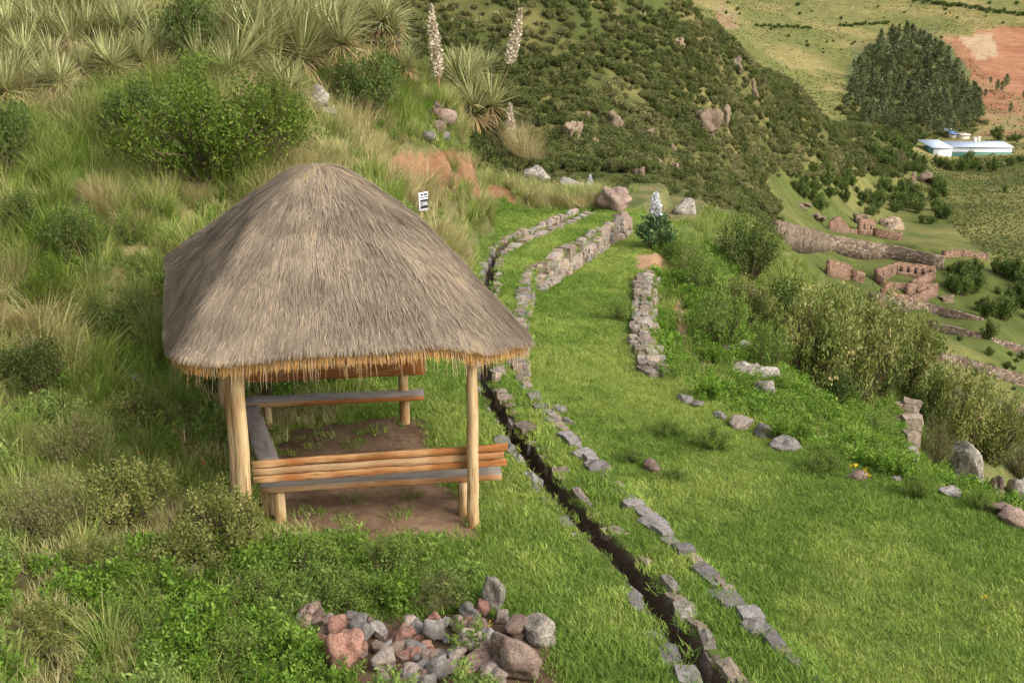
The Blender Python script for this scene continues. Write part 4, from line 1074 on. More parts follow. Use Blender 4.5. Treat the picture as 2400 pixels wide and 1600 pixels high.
B = [(485, 415, 540, 250, 'bright', 'broad bright green shrub on the slope behind the shelter roof'),
     (320, 345, 240, 170, 'dark', 'dull green shrub adjoining the broad bright shrub on its left'),
     (470, 225, 230, 110, 'fresh', 'soft green shrub between the two spiky rosette thickets'),
     (640, 345, 190, 180, 'bright', 'green shrub at the right end of the broad bright shrub'),
     (438, 170, 190, 215, 'dark', 'rounded dark glossy bush at the top between the rosette thickets'),
     (845, 272, 225, 175, 'dark', 'large dark olive bush under the right rosette thicket'),
     (760, 215, 90, 80, 'fresh', 'small green bush left of the large dark olive bush'),
     (22, 400, 170, 200, 'dark', 'dark bush cut by the left edge of the picture'),
     (60, 330, 120, 90, 'fresh', 'green bush above the dark one at the left edge'),
     (168, 612, 185, 160, 'dark', 'dark dense bush on the slope left of the roof'),
     (60, 545, 150, 120, 'dark', 'dull green bush left of the dark dense slope bush'),
     (130, 725, 150, 150, 'bright', 'yellow green bush in the long grass at the left'),
     (300, 560, 110, 80, 'fresh', 'leafy green shrub by the left shoulder of the roof'),
     (510, 1285, 260, 215, 'olive', 'pale seedy shrub in front of the left front post'),
     (290, 1200, 280, 180, 'olive', 'twiggy dry shrub left of the pale seedy shrub'),
     (110, 1230, 280, 170, 'weedy', 'sprawling seedy shrub at the left edge'),
     (420, 1330, 260, 130, 'olive', 'dark olive shrub above the half hidden white rock'),
     (220, 1330, 200, 110, 'olive', 'dark olive shrub in the left foreground'),
     (720, 1335, 260, 130, 'fresh', 'leafy weed clump before the bench, left one'),
     (900, 1330, 240, 120, 'fresh', 'leafy weed clump before the bench, right one'),
     (830, 1392, 240, 90, 'fresh', 'leafy weed clump behind the left half of the rock heap'),
     (1010, 1392, 170, 90, 'weedy', 'seedy weed clump behind the middle of the rock heap'),
     (600, 1400, 240, 110, 'fresh', 'leafy weed clump left of the rock heap'),
     (330, 1470, 260, 110, 'fresh', 'leafy weed clump in the front left corner area'),
     (560, 1530, 260, 110, 'fresh', 'leafy weed clump at the bottom edge left of the rocks'),
     (80, 900, 220, 150, 'dark', 'dark bush low on the slope at the left edge'),
     (250, 790, 180, 130, 'dark', 'dark bush in the grass left of the roof corner'),
     (330, 1000, 200, 130, 'olive', 'olive bush left of the shelter posts'),
     (170, 1060, 230, 130, 'weedy', 'twiggy dry bush at the left below the dark bush'),
     (420, 960, 110, 100, 'fresh', 'green weeds close to the left of the shelter posts'),
     (100, 1480, 240, 110, 'olive', 'olive weed clump in the bottom left corner'),
     (1900, 850, 170, 160, 'fresh', 'fresh green bush in front of the tall olive group'),
     (2015, 915, 150, 150, 'dark', 'dark bush in front of the tallest olive bush, right side'),
     (1765, 850, 140, 120, 'fresh', 'green bush left of the tall olive group'),
     (2125, 985, 130, 140, 'dark', 'dark bush just above the broken wall end'),
     (1700, 750, 170, 140, 'olive', 'olive bush below the big grey boulder'),
     (1565, 610, 100, 80, 'fresh', 'small green bush right of the broad leaved plant'),
     (1718, 648, 185, 185, 'dark', 'tall dark bush at the right end of the lawn terrace'),
     (1620, 680, 150, 130, 'fresh', 'fresh green shrub below the tall dark bush'),
     (1660, 800, 180, 180, 'fresh', 'fresh green shrub beside the bare earth path'),
     (1590, 640, 110, 80, 'weedy', 'straw coloured dry shrub above the bare path'),
     (1850, 890, 280, 290, 'olive', 'tall olive bush with orange seed heads, left of the tall group'),
     (1965, 915, 300, 310, 'olive', 'tallest olive bush with orange seed heads right of the lawn'),
     (2075, 905, 230, 240, 'olive', 'olive bush right of the tallest one with seed heads'),
     (1790, 780, 200, 170, 'dark', 'dark bush beside the big grey boulder'),
     (1905, 930, 200, 120, 'dark', 'low dark bush at the foot of the tallest olive bush'),
     (2190, 1040, 240, 260, 'olive', 'olive bush behind the broken wall end'),
     (2275, 1060, 210, 210, 'olive', 'olive bush left of the right picture edge'),
     (2345, 1100, 140, 150, 'weedy', 'yellowish dry bush at the right picture edge'),
     (2140, 1075, 110, 150, 'weedy', 'yellowish grassy bush beside the broken wall end'),
     (1420, 738, 100, 66, 'fresh', 'leafy green clump on the lawn by the curved wall'),
     (1640, 1030, 150, 66, 'fresh', 'leafy green clump below the row of lawn edge stones'),
     (1540, 1000, 110, 46, 'fresh', 'low green clump left of the leafy clump under the edge stones'),
     (1452, 1060, 90, 40, 'fresh', 'small green clump left of the single lawn stone'),
     (1555, 1100, 90, 34, 'fresh', 'small green clump right of the single lawn stone'),
     (1890, 1078, 140, 60, 'fresh', 'leafy clump right of the broad grey edge stone'),
     (2110, 1145, 100, 80, 'fresh', 'leafy clump below the broken wall end'),
     (2000, 1010, 160, 80, 'fresh', 'leafy clump on the slope left of the broken wall'),
     (1800, 960, 120, 60, 'fresh', 'leafy clump on the slope under the olive bushes'),
     (2250, 1170, 90, 60, 'fresh', 'leafy clump beside the right hand grey slabs')]
for b in B: bush('shrub', *b)
e = bush('broad_leaf_plant', 1508, 572, 125, 100, 'broad', 'broad leaved green plant with a white flower spike beyond the lawn', 'plant')

# ---------------------------------------------------------------- spiky rosettes and their flower spikes
M['puya'] = leafmat('rosette_leaves', [(0, (.16, .175, .06)), (.5, (.33, .34, .14)), (.85, (.52, .50, .26)), (1, (.66, .49, .15))], .15, rnd=.18)
M['dead'] = leafmat('dead_rosette_leaves', [(0, (.20, .13, .07)), (.6, (.42, .30, .17)), (1, (.62, .42, .15))], .1, rnd=.15)
def rosette(seed, n=170, lo=.15, hi=1.75, L0=.7, L1_=1.05, wid=.028, droop=.5):
    r = np.random.default_rng(seed)
    az = r.random(n) * 6.283; th = lo + (hi - lo) * r.random(n) ** .8
    L = r.uniform(L0, L1_, n); seg = 4
    cu = droop * r.uniform(.2, 1.2, n)
    p = np.c_[np.cos(az) * .05, np.sin(az) * .05, .12 - .05 * th]
    s = np.c_[-np.sin(az), np.cos(az), np.zeros(n)]
    V = np.zeros((n, (seg + 1) * 2, 3))
    for k in range(seg + 1):
        ww = wid * (1 - (k / seg) ** 1.5) + .002
        V[:, 2 * k] = p - s * ww / 2; V[:, 2 * k + 1] = p + s * ww / 2
        t = th + cu * (k / seg) ** 1.5
        p = p + np.c_[np.sin(t) * np.cos(az), np.sin(t) * np.sin(az), np.cos(t)] * (L / seg)[:, None]
    nv = (seg + 1) * 2; base = (np.arange(n) * nv)[:, None]
    Fs = np.concatenate([base + np.array([2 * k, 2 * k + 1, 2 * k + 3, 2 * k + 2]) for k in range(seg)])
    return V.reshape(-1, 3), Fs, np.repeat(np.clip(r.random(n) * .85 + .12 * (th > 1.4), 0, 1), nv)
PL, PD = [], []
for i in range(4):
    V, Fs, v = rosette(700 + i); PL.append(mesh('leaves', V, Fs, M['puya'], v=v))
    V, Fs, v = rosette(720 + i, 80, 1.25, 2.4, .45, .8, .035, .8); PD.append(mesh('dead_leaves', V, Fs, M['dead'], v=v))
M['spike'] = leafmat('cream_florets', [(0, (.36, .29, .18)), (1, (.72, .65, .50))], .15, rnd=.05)
M['whitespike'] = leafmat('white_florets', [(0, (.50, .50, .52)), (1, (.80, .80, .82))], .15, rnd=.05)
M['redstalk'] = plain('reddish_stalk', (.30, .15, .09))
def spike(parent, base, tip, rad, start, n, mat, seed, stalkmat='redstalk', srad=.025):
    """a flower spike: stalk part with florets sub-part"""
    r = np.random.default_rng(seed)
    b, t = np.array(base), np.array(tip); mid = (b + t) / 2 + np.array([(t[0] - b[0]) * .12, 0, -.02])
    f = lambda k: (1 - k) ** 2 * b + 2 * k * (1 - k) * mid + k * k * t
    V, Fc = tube([tuple(f(k)) for k in np.linspace(0, 1, 8)], [srad * (1 - .5 * k) for k in np.linspace(0, 1, 8)], 6)
    st = obj('flower_stalk', mesh('flower_stalk', V, Fc, M[stalkmat], True), parent)
    k = start + (1 - start) * r.random(n)
    c = np.stack([f(q) for q in k])
    prof = np.clip((1.02 - k) / (1 - start) * 1.9, .12, 1) * np.clip((k - start) / (1 - start) * 5 + .5, 0, 1)
    a = r.random(n) * 6.283
    P = c + np.c_[np.cos(a), np.sin(a), np.zeros(n)] * (rad * prof * r.uniform(.5, 1, n))[:, None]
    V, Fs, v = leaves(P, rad * .42, seed, .2, .8)
    obj('florets', mesh('florets', V, Fs, M[mat], v=v), st)
_pc = [0]
def puya(px, py, rpx, label, group, ymin=5, up=.30):
    _pc[0] += 1
    r = random.Random(_pc[0] * 3 + 2)
    x, y, z = G(px, py + rpx * .5, ymin)
    s = rpx / pxm(y) / .95 * 1.2
    e = empty('rosette_plant', (x, y, z + up * s), label, 'rosette plant', group, r.uniform(0, 6.28), s)
    i = r.randrange(4)
    a = obj('leaves', PL[i], e, (0, 0, 0), (r.uniform(-.1, .35), r.uniform(-.2, .2), 0)); a['kind'] = 'stuff'
    a = obj('dead_leaves', PD[i], e); a['kind'] = 'stuff'
    for k in range(3):
        g = r.uniform(0, 6.28); q = r.uniform(.45, .7); sc_ = r.uniform(.6, .95)
        a = obj('leaves', PL[(i + k + 1) % 4], e, (q * math.cos(g), q * math.sin(g), r.uniform(-.15, .1)), (r.uniform(-.1, .4), r.uniform(-.3, .3), g), sc_); a['kind'] = 'stuff'
        a = obj('dead_leaves', PD[(i + k + 1) % 4], e, (q * math.cos(g), q * math.sin(g), r.uniform(-.15, .05)), None, sc_); a['kind'] = 'stuff'
    return e
GL, GR = 'spiky rosettes of the left thicket', 'spiky rosettes of the right thicket'
for px_, py_, rp, nm in [(116, 80, 105, 'large upright rosette in the middle of the left thicket'), (22, 90, 100, 'rosette at the left edge, top of the left thicket'), (204, 82, 90, 'grey rosette right of centre in the left thicket'),
        (246, 148, 80, 'lower rosette at the front of the left thicket'), (300, 78, 90, 'green rosette at the top right of the left thicket'), (356, 100, 80, 'rightmost rosette of the left thicket'),
        (24, 205, 110, 'big pale rosette standing apart at the left edge'), (150, 24, 90, 'topmost rosette of the left thicket'), (330, 140, 80, 'lower right rosette of the left thicket'),
        (58, 140, 85, 'rosette above the big pale one at the left edge'), (105, 185, 70, 'small half dead rosette under the left thicket'), (250, 40, 80, 'rosette at the top edge right of the topmost one')]:
    puya(px_, py_, rp, nm, GL)
for px_, py_, rp, nm in [(544, 142, 105, 'leftmost spreading rosette of the right thicket'), (588, 90, 110, 'second rosette from the left in the right thicket'), (694, 132, 115, 'large central rosette of the right thicket'),
        (640, 190, 85, 'low curling rosette at the foot of the right thicket'), (752, 98, 115, 'yellow skirted rosette right of centre in the right thicket'), (694, 50, 105, 'upper central rosette of the right thicket'),
        (806, 52, 100, 'upper right rosette of the right thicket'), (769, 22, 100, 'rosette at the top edge, right half of the right thicket'), (528, 78, 90, 'upper left rosette of the right thicket'),
        (846, 82, 85, 'rightmost rosette of the right thicket'), (604, 26, 100, 'rosette at the top edge, left half of the right thicket'), (640, 110, 95, 'rosette left of the large central one in the right thicket')]:
    puya(px_, py_, rp, nm, GR)
p1 = puya(1062, 195, 90, 'grey rosette on the ridge with two tall cream flower spikes', 'spiky rosettes on the ridge')
p2 = puya(1128, 240, 85, 'drooping rosette on the ridge under the leaning flower spike', 'spiky rosettes on the ridge')
p3 = puya(928, 150, 60, 'small silvery rosette behind the dark olive bush', 'spiky rosettes on the ridge')
p4 = puya(1085, 160, 60, 'upper small rosette of the ridge clump', 'spiky rosettes on the ridge')
def flower(px0, py0, px1, py1, rpx, start, mat, label, n=420, stalk='redstalk', ymin=5, foot=None):
    x, y, z = G(px0, py0, ymin) if foot is None else foot
    b = np.array([x, y, z - .1]); t = np.array(D(px1, py1, y - .05)); s = pxm(y)
    e = empty('flower_spike', (x, y, z - .1), label, 'flower spike', 'pale flower spikes')
    spike(e, (0, 0, 0), tuple(t - b), rpx / s, start, n, mat, int(px0), stalk, .024)
    return e
flower(1012, 218, 990, 14, 14, .25, 'spike', 'tall straight cream flower spike on the ridge', 1500)
flower(1146, 235, 1196, 22, 14, .42, 'spike', 'tall cream flower spike leaning right on the ridge', 1300)
flower(914, 165, 915, 82, 12, .25, 'spike', 'short cream flower spike behind the dark olive bush', 700)
flower(1175, 335, 1172, 238, 11, .08, 'spike', 'short white flower spike at the edge of the ridge grass', 800)
flower(1355, 450, 1356, 402, 8, .2, 'whitespike', 'little white flower spike beside the flat grey slab', 400)
x, y, z = G(1508, 572)
flower(1508, 572, 1507, 444, 13, .62, 'whitespike', 'white flower spike rising from the broad leaved plant', 700, 'greenstem', foot=(x, y, z))
flower(876, 130, 880, 60, 10, .3, 'spike', 'faint cream flower spike just right of the right thicket', 160)
for i, (a, b, c_, d_, nm) in enumerate([(575, 70, 536, -40, 'leftmost bare reddish stalk over the right thicket'), (590, 75, 566, -40, 'second bare reddish stalk over the right thicket'), (840, 80, 856, -40, 'bare reddish stalk at the right end of the right thicket'),
                                        (858, 85, 874, -40, 'rightmost bare red stalk of the right thicket'), (662, 60, 655, -60, 'pale thick stalk at the top centre of the right thicket'), (822, 70, 868, -20, 'slanting reddish stalk of the right thicket')]):
    x, y, z = G(a, b); t = np.array(D(c_, d_, y))
    e = empty('bare_stalk', (x, y, z), nm, 'flower stalk', 'bare flower stalks over the right thicket')
    V, Fc = tube([(0, 0, 0), tuple((t - np.array([x, y, z])) * .5 + np.array([.05, 0, 0])), tuple(t - np.array([x, y, z]))], [.03, .024, .012], 6)
    obj('stalk', mesh('stalk', V, Fc, M['redstalk' if i != 4 else 'spike'], True, v=np.full(len(V), .5)), e)

# ---------------------------------------------------------------- golden bunch grass that stands out, flowers
M['gold'] = leafmat('golden_grass', [(0, (.28, .22, .09)), (.5, (.45, .37, .17)), (1, (.60, .52, .28))], .3, rnd=.12)
GG = []
for i in range(3):
    V, Fs, v = blades(420, .22, .55, 1.05, .008, .02, .6, 4, 800 + i, .9, True); GG.append(mesh('blades', V, Fs, M['gold'], v=v))
for i, (px_, py_, wp, nm) in enumerate([(1205, 372, 120, 'golden grass tussock drooping over the ridge tip'), (1180, 340, 90, 'golden grass tussock by the short white flower spike'), (960, 240, 70, 'golden grass tussock left of the rough steps'), (1225, 385, 80, 'golden grass tussock in front of the ridge tip outcrop'),
                                      (250, 500, 130, 'golden grass tussock above the dark dense slope bush'), (290, 545, 110, 'golden grass tussock right of the dark dense slope bush'), (230, 470, 110, 'tall pale tussock high on the left slope'), (370, 470, 100, 'pale tussock left of the roof shoulder'),
                                      (40, 660, 120, 'grey green tussock at the left edge of the slope'), (60, 770, 130, 'drooping pale tussock at the left edge'), (700, 390, 80, 'yellow tussock just behind the roof top'), (450, 470, 90, 'straw tussock against the left roof slope'),
                                      (985, 440, 60, 'yellow tussock behind the small sign'), (940, 470, 60, 'yellow tussock left of the small sign'), (1690, 600, 90, 'pale dry tussock under the tall dark bush')]):
    x, y, z = G(px_, py_); s_ = wp / pxm(y) / 1.1
    o = obj('grass_tussock', GG[i % 3], None, (x, y, z - .03), (random.uniform(-.15, .15), random.uniform(-.1, .1), i * 1.7), s_)
    tag(o, nm, 'tussock', 'golden grass tussocks')
M['red'] = leafmat('red_petals', [(0, (.55, .07, .04)), (1, (.75, .14, .09))], .3, rnd=.05)
M['yellow'] = leafmat('yellow_petals', [(0, (.72, .45, .02)), (1, (.85, .62, .04))], .3, rnd=.05)
def blossom(px, py, size_px, mat, name, label, group, stem_h=.45, n=8):
    x, y, z = G(px, py + 12)
    s = pxm(y); z0 = z; q = D(px, py, y)
    e = empty(name, (x, y, z0), label, 'flower', group)
    V, Fc = tube([(0, 0, -.02), (-.02, 0, (q[2] - z0) * .6 + .06), (0, 0, max(q[2] - z0, .05) + .12)], [.006, .005, .004], 5)
    obj('stem', mesh('stem', V, Fc, M['greenstem']), e)
    r = np.random.default_rng(int(px))
    P = np.c_[r.normal(0, .012, n), r.normal(0, .012, n), max(q[2] - z0, .05) + .12 + r.normal(0, .012, n)]
    V, Fs, v = leaves(P, size_px / s, int(px), -.2 if mat == 'red' else .5, .6)
    obj('petals', mesh('petals', V, Fs, M[mat], v=v), e)
for px_, py_, nm in [(40, 1010, 'red hanging blossom by the left edge, upper one'), (162, 862, 'red hanging blossom in the long grass left of the roof corner'), (58, 1158, 'red hanging blossom by the left edge, lower one'),
                     (468, 1086, 'red blossom just left of the front post'), (328, 1060, 'red blossom in the seedy shrubs left of the shelter'), (106, 622, 'red blossom on the slope at the left'), (96, 590, 'small red blossom above the other on the left slope')]:
    blossom(px_, py_, 8, 'red', 'red_flower', nm, 'red blossoms on the left')
for px_, py_, nm in [(1950, 1088, 'yellow blossom by the brown edge stone'), (1962, 1090, 'second yellow blossom by the brown edge stone'), (1985, 1100, 'orange yellow blossom right of the brown edge stone'), (1990, 1112, 'lower orange yellow blossom right of the brown edge stone'),
                     (2258, 1395, 'lone yellow blossom on the right of the lawn'), (655, 1418, 'yellow blossom left of the rock heap'), (1125, 1460, 'yellow blossom on the rock heap under the standing stone')]:
    blossom(px_, py_, 7, 'yellow', 'yellow_flower', nm, 'yellow blossoms', n=7)

# ---------------------------------------------------------------- rocks of the facing hillside
OM = [rock_mesh(1500 + i, 4, 7, .30, M['outcrop']) for i in range(5)]
r = random.Random(21)
for i, (px_, py_, wp, hp, nm) in enumerate([(1318, 305, 66, 50, 'tan crag left of the flat slab on the facing hillside'), (1362, 328, 44, 30, 'reddish rock under the tan crag'), (1410, 280, 60, 50, 'reddish crag on the facing hillside above the flat slab'), (1345, 272, 40, 26, 'small rock above the tan crag'),
        (1490, 305, 56, 18, 'flat pale grey slab on the facing hillside'), (1625, 285, 90, 66, 'broad tan crag at the middle of the facing hillside'), (1660, 262, 60, 60, 'tan crag right of the broad one'), (1690, 150, 56, 36, 'reddish crag near the shoulder of the hillside'),
        (1733, 210, 26, 40, 'slim upright rock on the hillside shoulder'), (1470, 398, 40, 34, 'orange rock at the foot of the facing hillside'), (1550, 388, 30, 26, 'pale rock at the foot of the hillside right of the orange one'), (1512, 372, 40, 30, 'tan rock above the foot of the facing hillside'),
        (1545, 350, 44, 36, 'tan rock under the broad tan crag'), (1400, 385, 30, 22, 'rock at the hillside foot above the channel end'), (1700, 425, 34, 16, 'low reddish rock in the meadow below the hillside'), (1560, 100, 50, 24, 'tan rock high on the hillside')]):
    x, y, z = G(px_, py_ + hp * .35, 60); s_ = pxm(y)
    o = obj('hillside_rock', OM[i % 5], None, (x, y, z + hp / s_ * .28), (r.uniform(-.2, .2), r.uniform(-.2, .2), r.uniform(0, 6)), (wp / s_ * .34, wp / s_ * .26, hp / s_ * .5))
    tag(o, nm, 'rock', 'rocks on the facing hillside')
# pale rosettes far off on the hillside
PF = [mesh('leaves', *rosette(760 + i, 60, .2, 1.7, .8, 1.0, .14, .6)[:2], M['puya'], v=rosette(760 + i, 60, .2, 1.7, .8, 1.0, .14, .6)[2]) for i in range(2)]
for i, (px_, py_) in enumerate([(925, 40), (970, 45), (1070, 30), (1060, 70), (1150, 40), (1040, 55), (1200, 35), (930, 62), (985, 75), (1100, 52), (1180, 65), (960, 100), (1020, 20), (1500, 90), (1480, 40)]):
    x, y, z = G(px_, py_ + 10, 60); s_ = 21 / pxm(y)
    tag(obj('rosette_plant', PF[i % 2], None, (x, y, z + s_ * .35), (0, 0, i), (s_ * 1.2, s_ * 1.2, s_)), 'pale round rosette plant high on the facing hillside', 'rosette plant', 'far pale rosettes on the hillside')

# ---------------------------------------------------------------- ruins and terrace walls across the valley
def wall_prism(line, hgt, th, seed, ragged=.12, step=1.0, sink=1.0):
    """a rough thick wall along world points; top uneven"""
    r = random.Random(seed); P = [Vector(p) for p in line]
    pts = []
    for a, b in zip(P[:-1], P[1:]):
        n = max(1, int((b - a).length / step))
        pts += [a.lerp(b, k / n) for k in range(n)]
    pts.append(P[-1])
    V, Fc = [], []
    for i, p in enumerate(pts):
        t = (pts[min(i + 1, len(pts) - 1)] - pts[max(i - 1, 0)]); s = Vector((-t.y, t.x, 0)).normalized() * th / 2
        hh = (hgt(i / max(1, len(pts) - 1)) if callable(hgt) else hgt) * (1 + r.uniform(-ragged, ragged))
        for q, zz in ((-1.1, -sink), (1.1, -sink), (1, hh + r.uniform(-.1, .1) * ragged * 4), (-1, hh)):
            V.append(tuple(p + s * q + Vector((0, 0, zz))))
    for i in range(len(pts) - 1):
        for j in range(4): Fc.append((i * 4 + j, i * 4 + (j + 1) % 4, (i + 1) * 4 + (j + 1) % 4, (i + 1) * 4 + j))
    n = (len(pts) - 1) * 4
    Fc += [(0, 3, 2, 1), (n, n + 1, n + 2, n + 3)]
    return np.array(V), np.array(Fc)
TN = ['long high terrace wall across the valley above the roofless ruin', 'terrace wall just below the roofless ruin', 'second terrace wall below the roofless ruin', 'third terrace wall below the roofless ruin', 'lowest terrace wall at the right edge']
for k, (X, Y, hgt) in enumerate(terr_lines):
    base = [(x, y, float(far_base(np.array([x]), np.array([y]))[0])) for x, y in zip(X, Y)]
    e = empty('valley_terrace_wall', base[0], TN[k], 'stone wall', 'terrace walls across the valley')
    o = np.array(base[0])
    V, Fc = wall_prism([tuple(np.array(p) - o) for p in base], hgt + .2, 1.0, k, .04, 2.0, 1.5)
    obj('wall', mesh('wall', V, Fc, M['ruin_terrace']), e)
M['niche'] = plain('dark_niche', (.05, .033, .026))  # near-black colour paints the shade inside niches and doorways
ru = empty('roofless_ruin', G(2085, 640, 120), 'roofless red stone ruin with small niches in its walls across the valley', 'ruin')
ro = np.array(ru.location[:])
def gw(q): return tuple(np.array(G(*q, 120)) - ro)
def ruin_wall(parent, ro, a, b, hgt, seed, niches=0, name='wall'):
    a, b = np.array(G(*a, 120)) - ro, np.array(G(*b, 120)) - ro
    h0 = hgt; hgt = (lambda t: .75 * h0(t)) if callable(h0) else .75 * h0
    V, Fc = wall_prism([tuple(a), tuple(b)], hgt, .6, seed, .05, .9, 2)
    wl = obj(name, mesh(name, V, Fc, M['ruin']), parent)
    d = b - a; L = np.linalg.norm(d); d = d / L
    s = np.array([-d[1], d[0], 0]); s = s if s[1] < 0 else -s
    hm = hgt(.5) if callable(hgt) else hgt
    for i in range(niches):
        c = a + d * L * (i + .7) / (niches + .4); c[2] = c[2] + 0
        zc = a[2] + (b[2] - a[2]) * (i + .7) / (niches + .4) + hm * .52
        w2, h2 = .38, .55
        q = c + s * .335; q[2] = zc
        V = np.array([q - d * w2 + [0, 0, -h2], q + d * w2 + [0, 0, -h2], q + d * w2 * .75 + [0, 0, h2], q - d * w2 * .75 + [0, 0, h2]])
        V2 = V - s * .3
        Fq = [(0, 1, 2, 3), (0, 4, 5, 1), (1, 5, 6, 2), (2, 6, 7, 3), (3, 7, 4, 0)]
        obj('niche', mesh('niche', np.r_[V, V2], Fq, M['niche']), wl)  # block on the wall face, no hollow; recess shade is in its colour
ruin_wall(ru, ro, (2055, 630), (2145, 640), 3.3, 1, 5)
ruin_wall(ru, ro, (2055, 630), (2010, 645), 3.0, 2, 2)
ruin_wall(ru, ro, (2145, 640), (2092, 665), 2.2, 3, 0)
ruin_wall(ru, ro, (2010, 645), (2030, 662), 2.4, 4, 0)
ruin_wall(ru, ro, (2030, 662), (2092, 665), 1.6, 41, 0)
ruin_wall(ru, ro, (2080, 680), (2150, 678), 3.0, 5, 2)
ruin_wall(ru, ro, (2022, 688), (2092, 706), 2.6, 6, 0)
ruin_wall(ru, ro, (2092, 706), (2150, 678), 2.8, 7, 0)
rg = empty('gable_ruin', G(1975, 545, 120), 'red stone ruin with a broken gable and two doorways above the high terrace wall', 'ruin')
go_ = np.array(rg.location[:])
ruin_wall(rg, go_, (1905, 528), (1948, 533), lambda t: 1.2 + 3.2 * (1 - abs(t - .4) / .6), 8, 0, 'gable')
ruin_wall(rg, go_, (1948, 533), (1970, 536), 1.2, 9)
ruin_wall(rg, go_, (1970, 537), (2006, 540), 4.6, 10, 2)
ruin_wall(rg, go_, (2006, 541), (2072, 552), 2.2, 11)
ruin_wall(rg, go_, (1905, 528), (1925, 520), 1.3, 12)
rf = empty('ruin_wall', G(1950, 640, 120), 'red ruin wall half hidden behind the tall olive bushes', 'ruin')
fo_ = np.array(rf.location[:])
ruin_wall(rf, fo_, (1900, 632), (1950, 640), 3.5, 14); ruin_wall(rf, fo_, (1950, 640), (1985, 650), 2.4, 15)
rc = empty('field_wall', G(2200, 590, 120), 'short stone field wall right of the high terrace wall', 'stone wall'); co_ = np.array(rc.location[:])
ruin_wall(rc, co_, (2165, 592), (2205, 588), 2.0, 16); ruin_wall(rc, co_, (2205, 588), (2262, 596), 1.8, 17)
for i, (px_, py_, wp, hp, nm) in enumerate([(1975, 505, 34, 26, 'grey rock behind the gable ruin'), (2048, 512, 64, 30, 'broad grey boulder right of the gable ruin'), (2128, 408, 50, 22, 'dark split boulder on the green field'), (2095, 412, 22, 22, 'smaller dark boulder left of the split one'), (1845, 470, 40, 14, 'pale rock line on the valley slope, upper'), (1880, 500, 44, 16, 'pale rock line on the valley slope, lower'), (2260, 585, 16, 20, 'upright red stone at the end of the field wall'), (2175, 685, 34, 16, 'grey slab right of the roofless ruin')]):
    x, y, z = G(px_, py_ + hp * .4, 100); s_ = pxm(y)
    tag(obj('valley_rock', OM[i % 5], None, (x, y, z + hp / s_ * .3), (0, 0, i), (wp / s_ * .55, wp / s_ * .4, hp / s_ * .6)), nm, 'rock', 'rocks in the valley')

# ---------------------------------------------------------------- bushes of the valley
VB = []
r = random.Random(31)
def vb_poly(poly, n, w0, w1, lab, grp, ymin=120):
    k = 0
    xs = [p[0] for p in poly]; ys = [p[1] for p in poly]
    while k < n:
        px_, py_ = r.uniform(min(xs), max(xs)), r.uniform(min(ys), max(ys))
        if not pip(np.array([px_]), np.array([py_]), poly)[0]: continue
        w_ = r.uniform(w0, w1)
        bush('valley_bush', px_, py_, w_, w_ * r.uniform(.6, .85), 'distant', lab, 'bush', grp, ymin); k += 1
vb_poly([(2170, 640), (2230, 610), (2352, 640), (2380, 760), (2250, 735), (2190, 690)], 26, 40, 80, 'dark bush in the thick clump right of the roofless ruin', 'thick bush clump right of the roofless ruin')
vb_poly([(1880, 485), (1960, 440), (2090, 425), (2160, 425), (2200, 470), (2150, 530), (2080, 500), (1980, 500)], 42, 26, 52, 'green bush in the thicket behind the gable ruin', 'thicket behind the gable ruin')
vb_poly([(1990, 345), (2080, 345), (2110, 375), (2352, 372), (2352, 395), (2100, 400), (2010, 390)], 40, 24, 46, 'dark bush in the hedge before the white building', 'hedge before the white building', 250)
vb_poly([(1990, 310), (2120, 320), (2110, 335), (2010, 335)], 12, 20, 36, 'dark bush between the forest and the white building', 'bushes left of the white building', 250)
vb_poly([(2260, 300), (2352, 315), (2352, 340), (2290, 325)], 8, 20, 36, 'dark bush right behind the white building', 'bushes behind the white building', 250)
vb_poly([(1810, 400), (1930, 395), (1960, 430), (1880, 470), (1810, 450)], 30, 22, 44, 'scrub bush on the valley side left of the thicket', 'scrub on the valley side', 120)
vb_poly([(2150, 605), (2352, 612), (2352, 690), (2165, 655)], 12, 16, 36, 'small bush on the green ground right of the high terrace wall', 'bushes right of the high terrace wall')
vb_poly([(2090, 725), (2352, 790), (2352, 910), (2150, 850)], 16, 16, 34, 'small bush among the lower terrace walls', 'bushes among the lower terrace walls')
bush('valley_bush', 2308, 442, 22, 18, 'distant', 'single dark bush alone on the green field', 'bush', None, 200)
bush('valley_bush', 2270, 780, 60, 50, 'distant', 'dark bush between the terrace walls', 'bush', None, 120)

# ---------------------------------------------------------------- eucalyptus wood on the far slope
M['euca'] = leafmat('eucalyptus_leaves', [(0, (.07, .095, .04)), (.6, (.125, .15, .062)), (1, (.20, .22, .10))], .2, rnd=.25)
def euca(seed):
    r = np.random.default_rng(seed)
    n = 420; t = r.random(n) ** .8
    k = .22 + .78 * t
    rad = .17 * np.clip(np.sin((k - .1) * 3.3), .12, 1) * np.clip((1.06 - k) * 3, 0, 1) * r.uniform(.3, 1.15, n)
    lob = (np.floor(r.random(n) * 7) / 7) * 6.283 + k * 9
    P = np.c_[np.cos(lob) * rad, np.sin(lob) * rad, k * .97] + r.normal(0, .022, (n, 3))
    V, Fs, v = leaves(P, .085, seed, .2, .6)
    tv, tf = tube([(0, 0, -.05), (.005, 0, .4), (0, 0, .95)], [.016, .011, .003], 5, False)
    return mesh('crown', V, Fs, M['euca'], v=v), mesh('trunk', tv, tf, M['stem'])
EU = [euca(1200 + i) for i in range(5)]
FOREST = [(1950, 215), (1985, 130), (2060, 88), (2120, 100), (2160, 140), (2200, 170), (2235, 220), (2260, 275), (2225, 305), (2090, 322), (1990, 296), (1935, 250)]
k = 0
cand = []
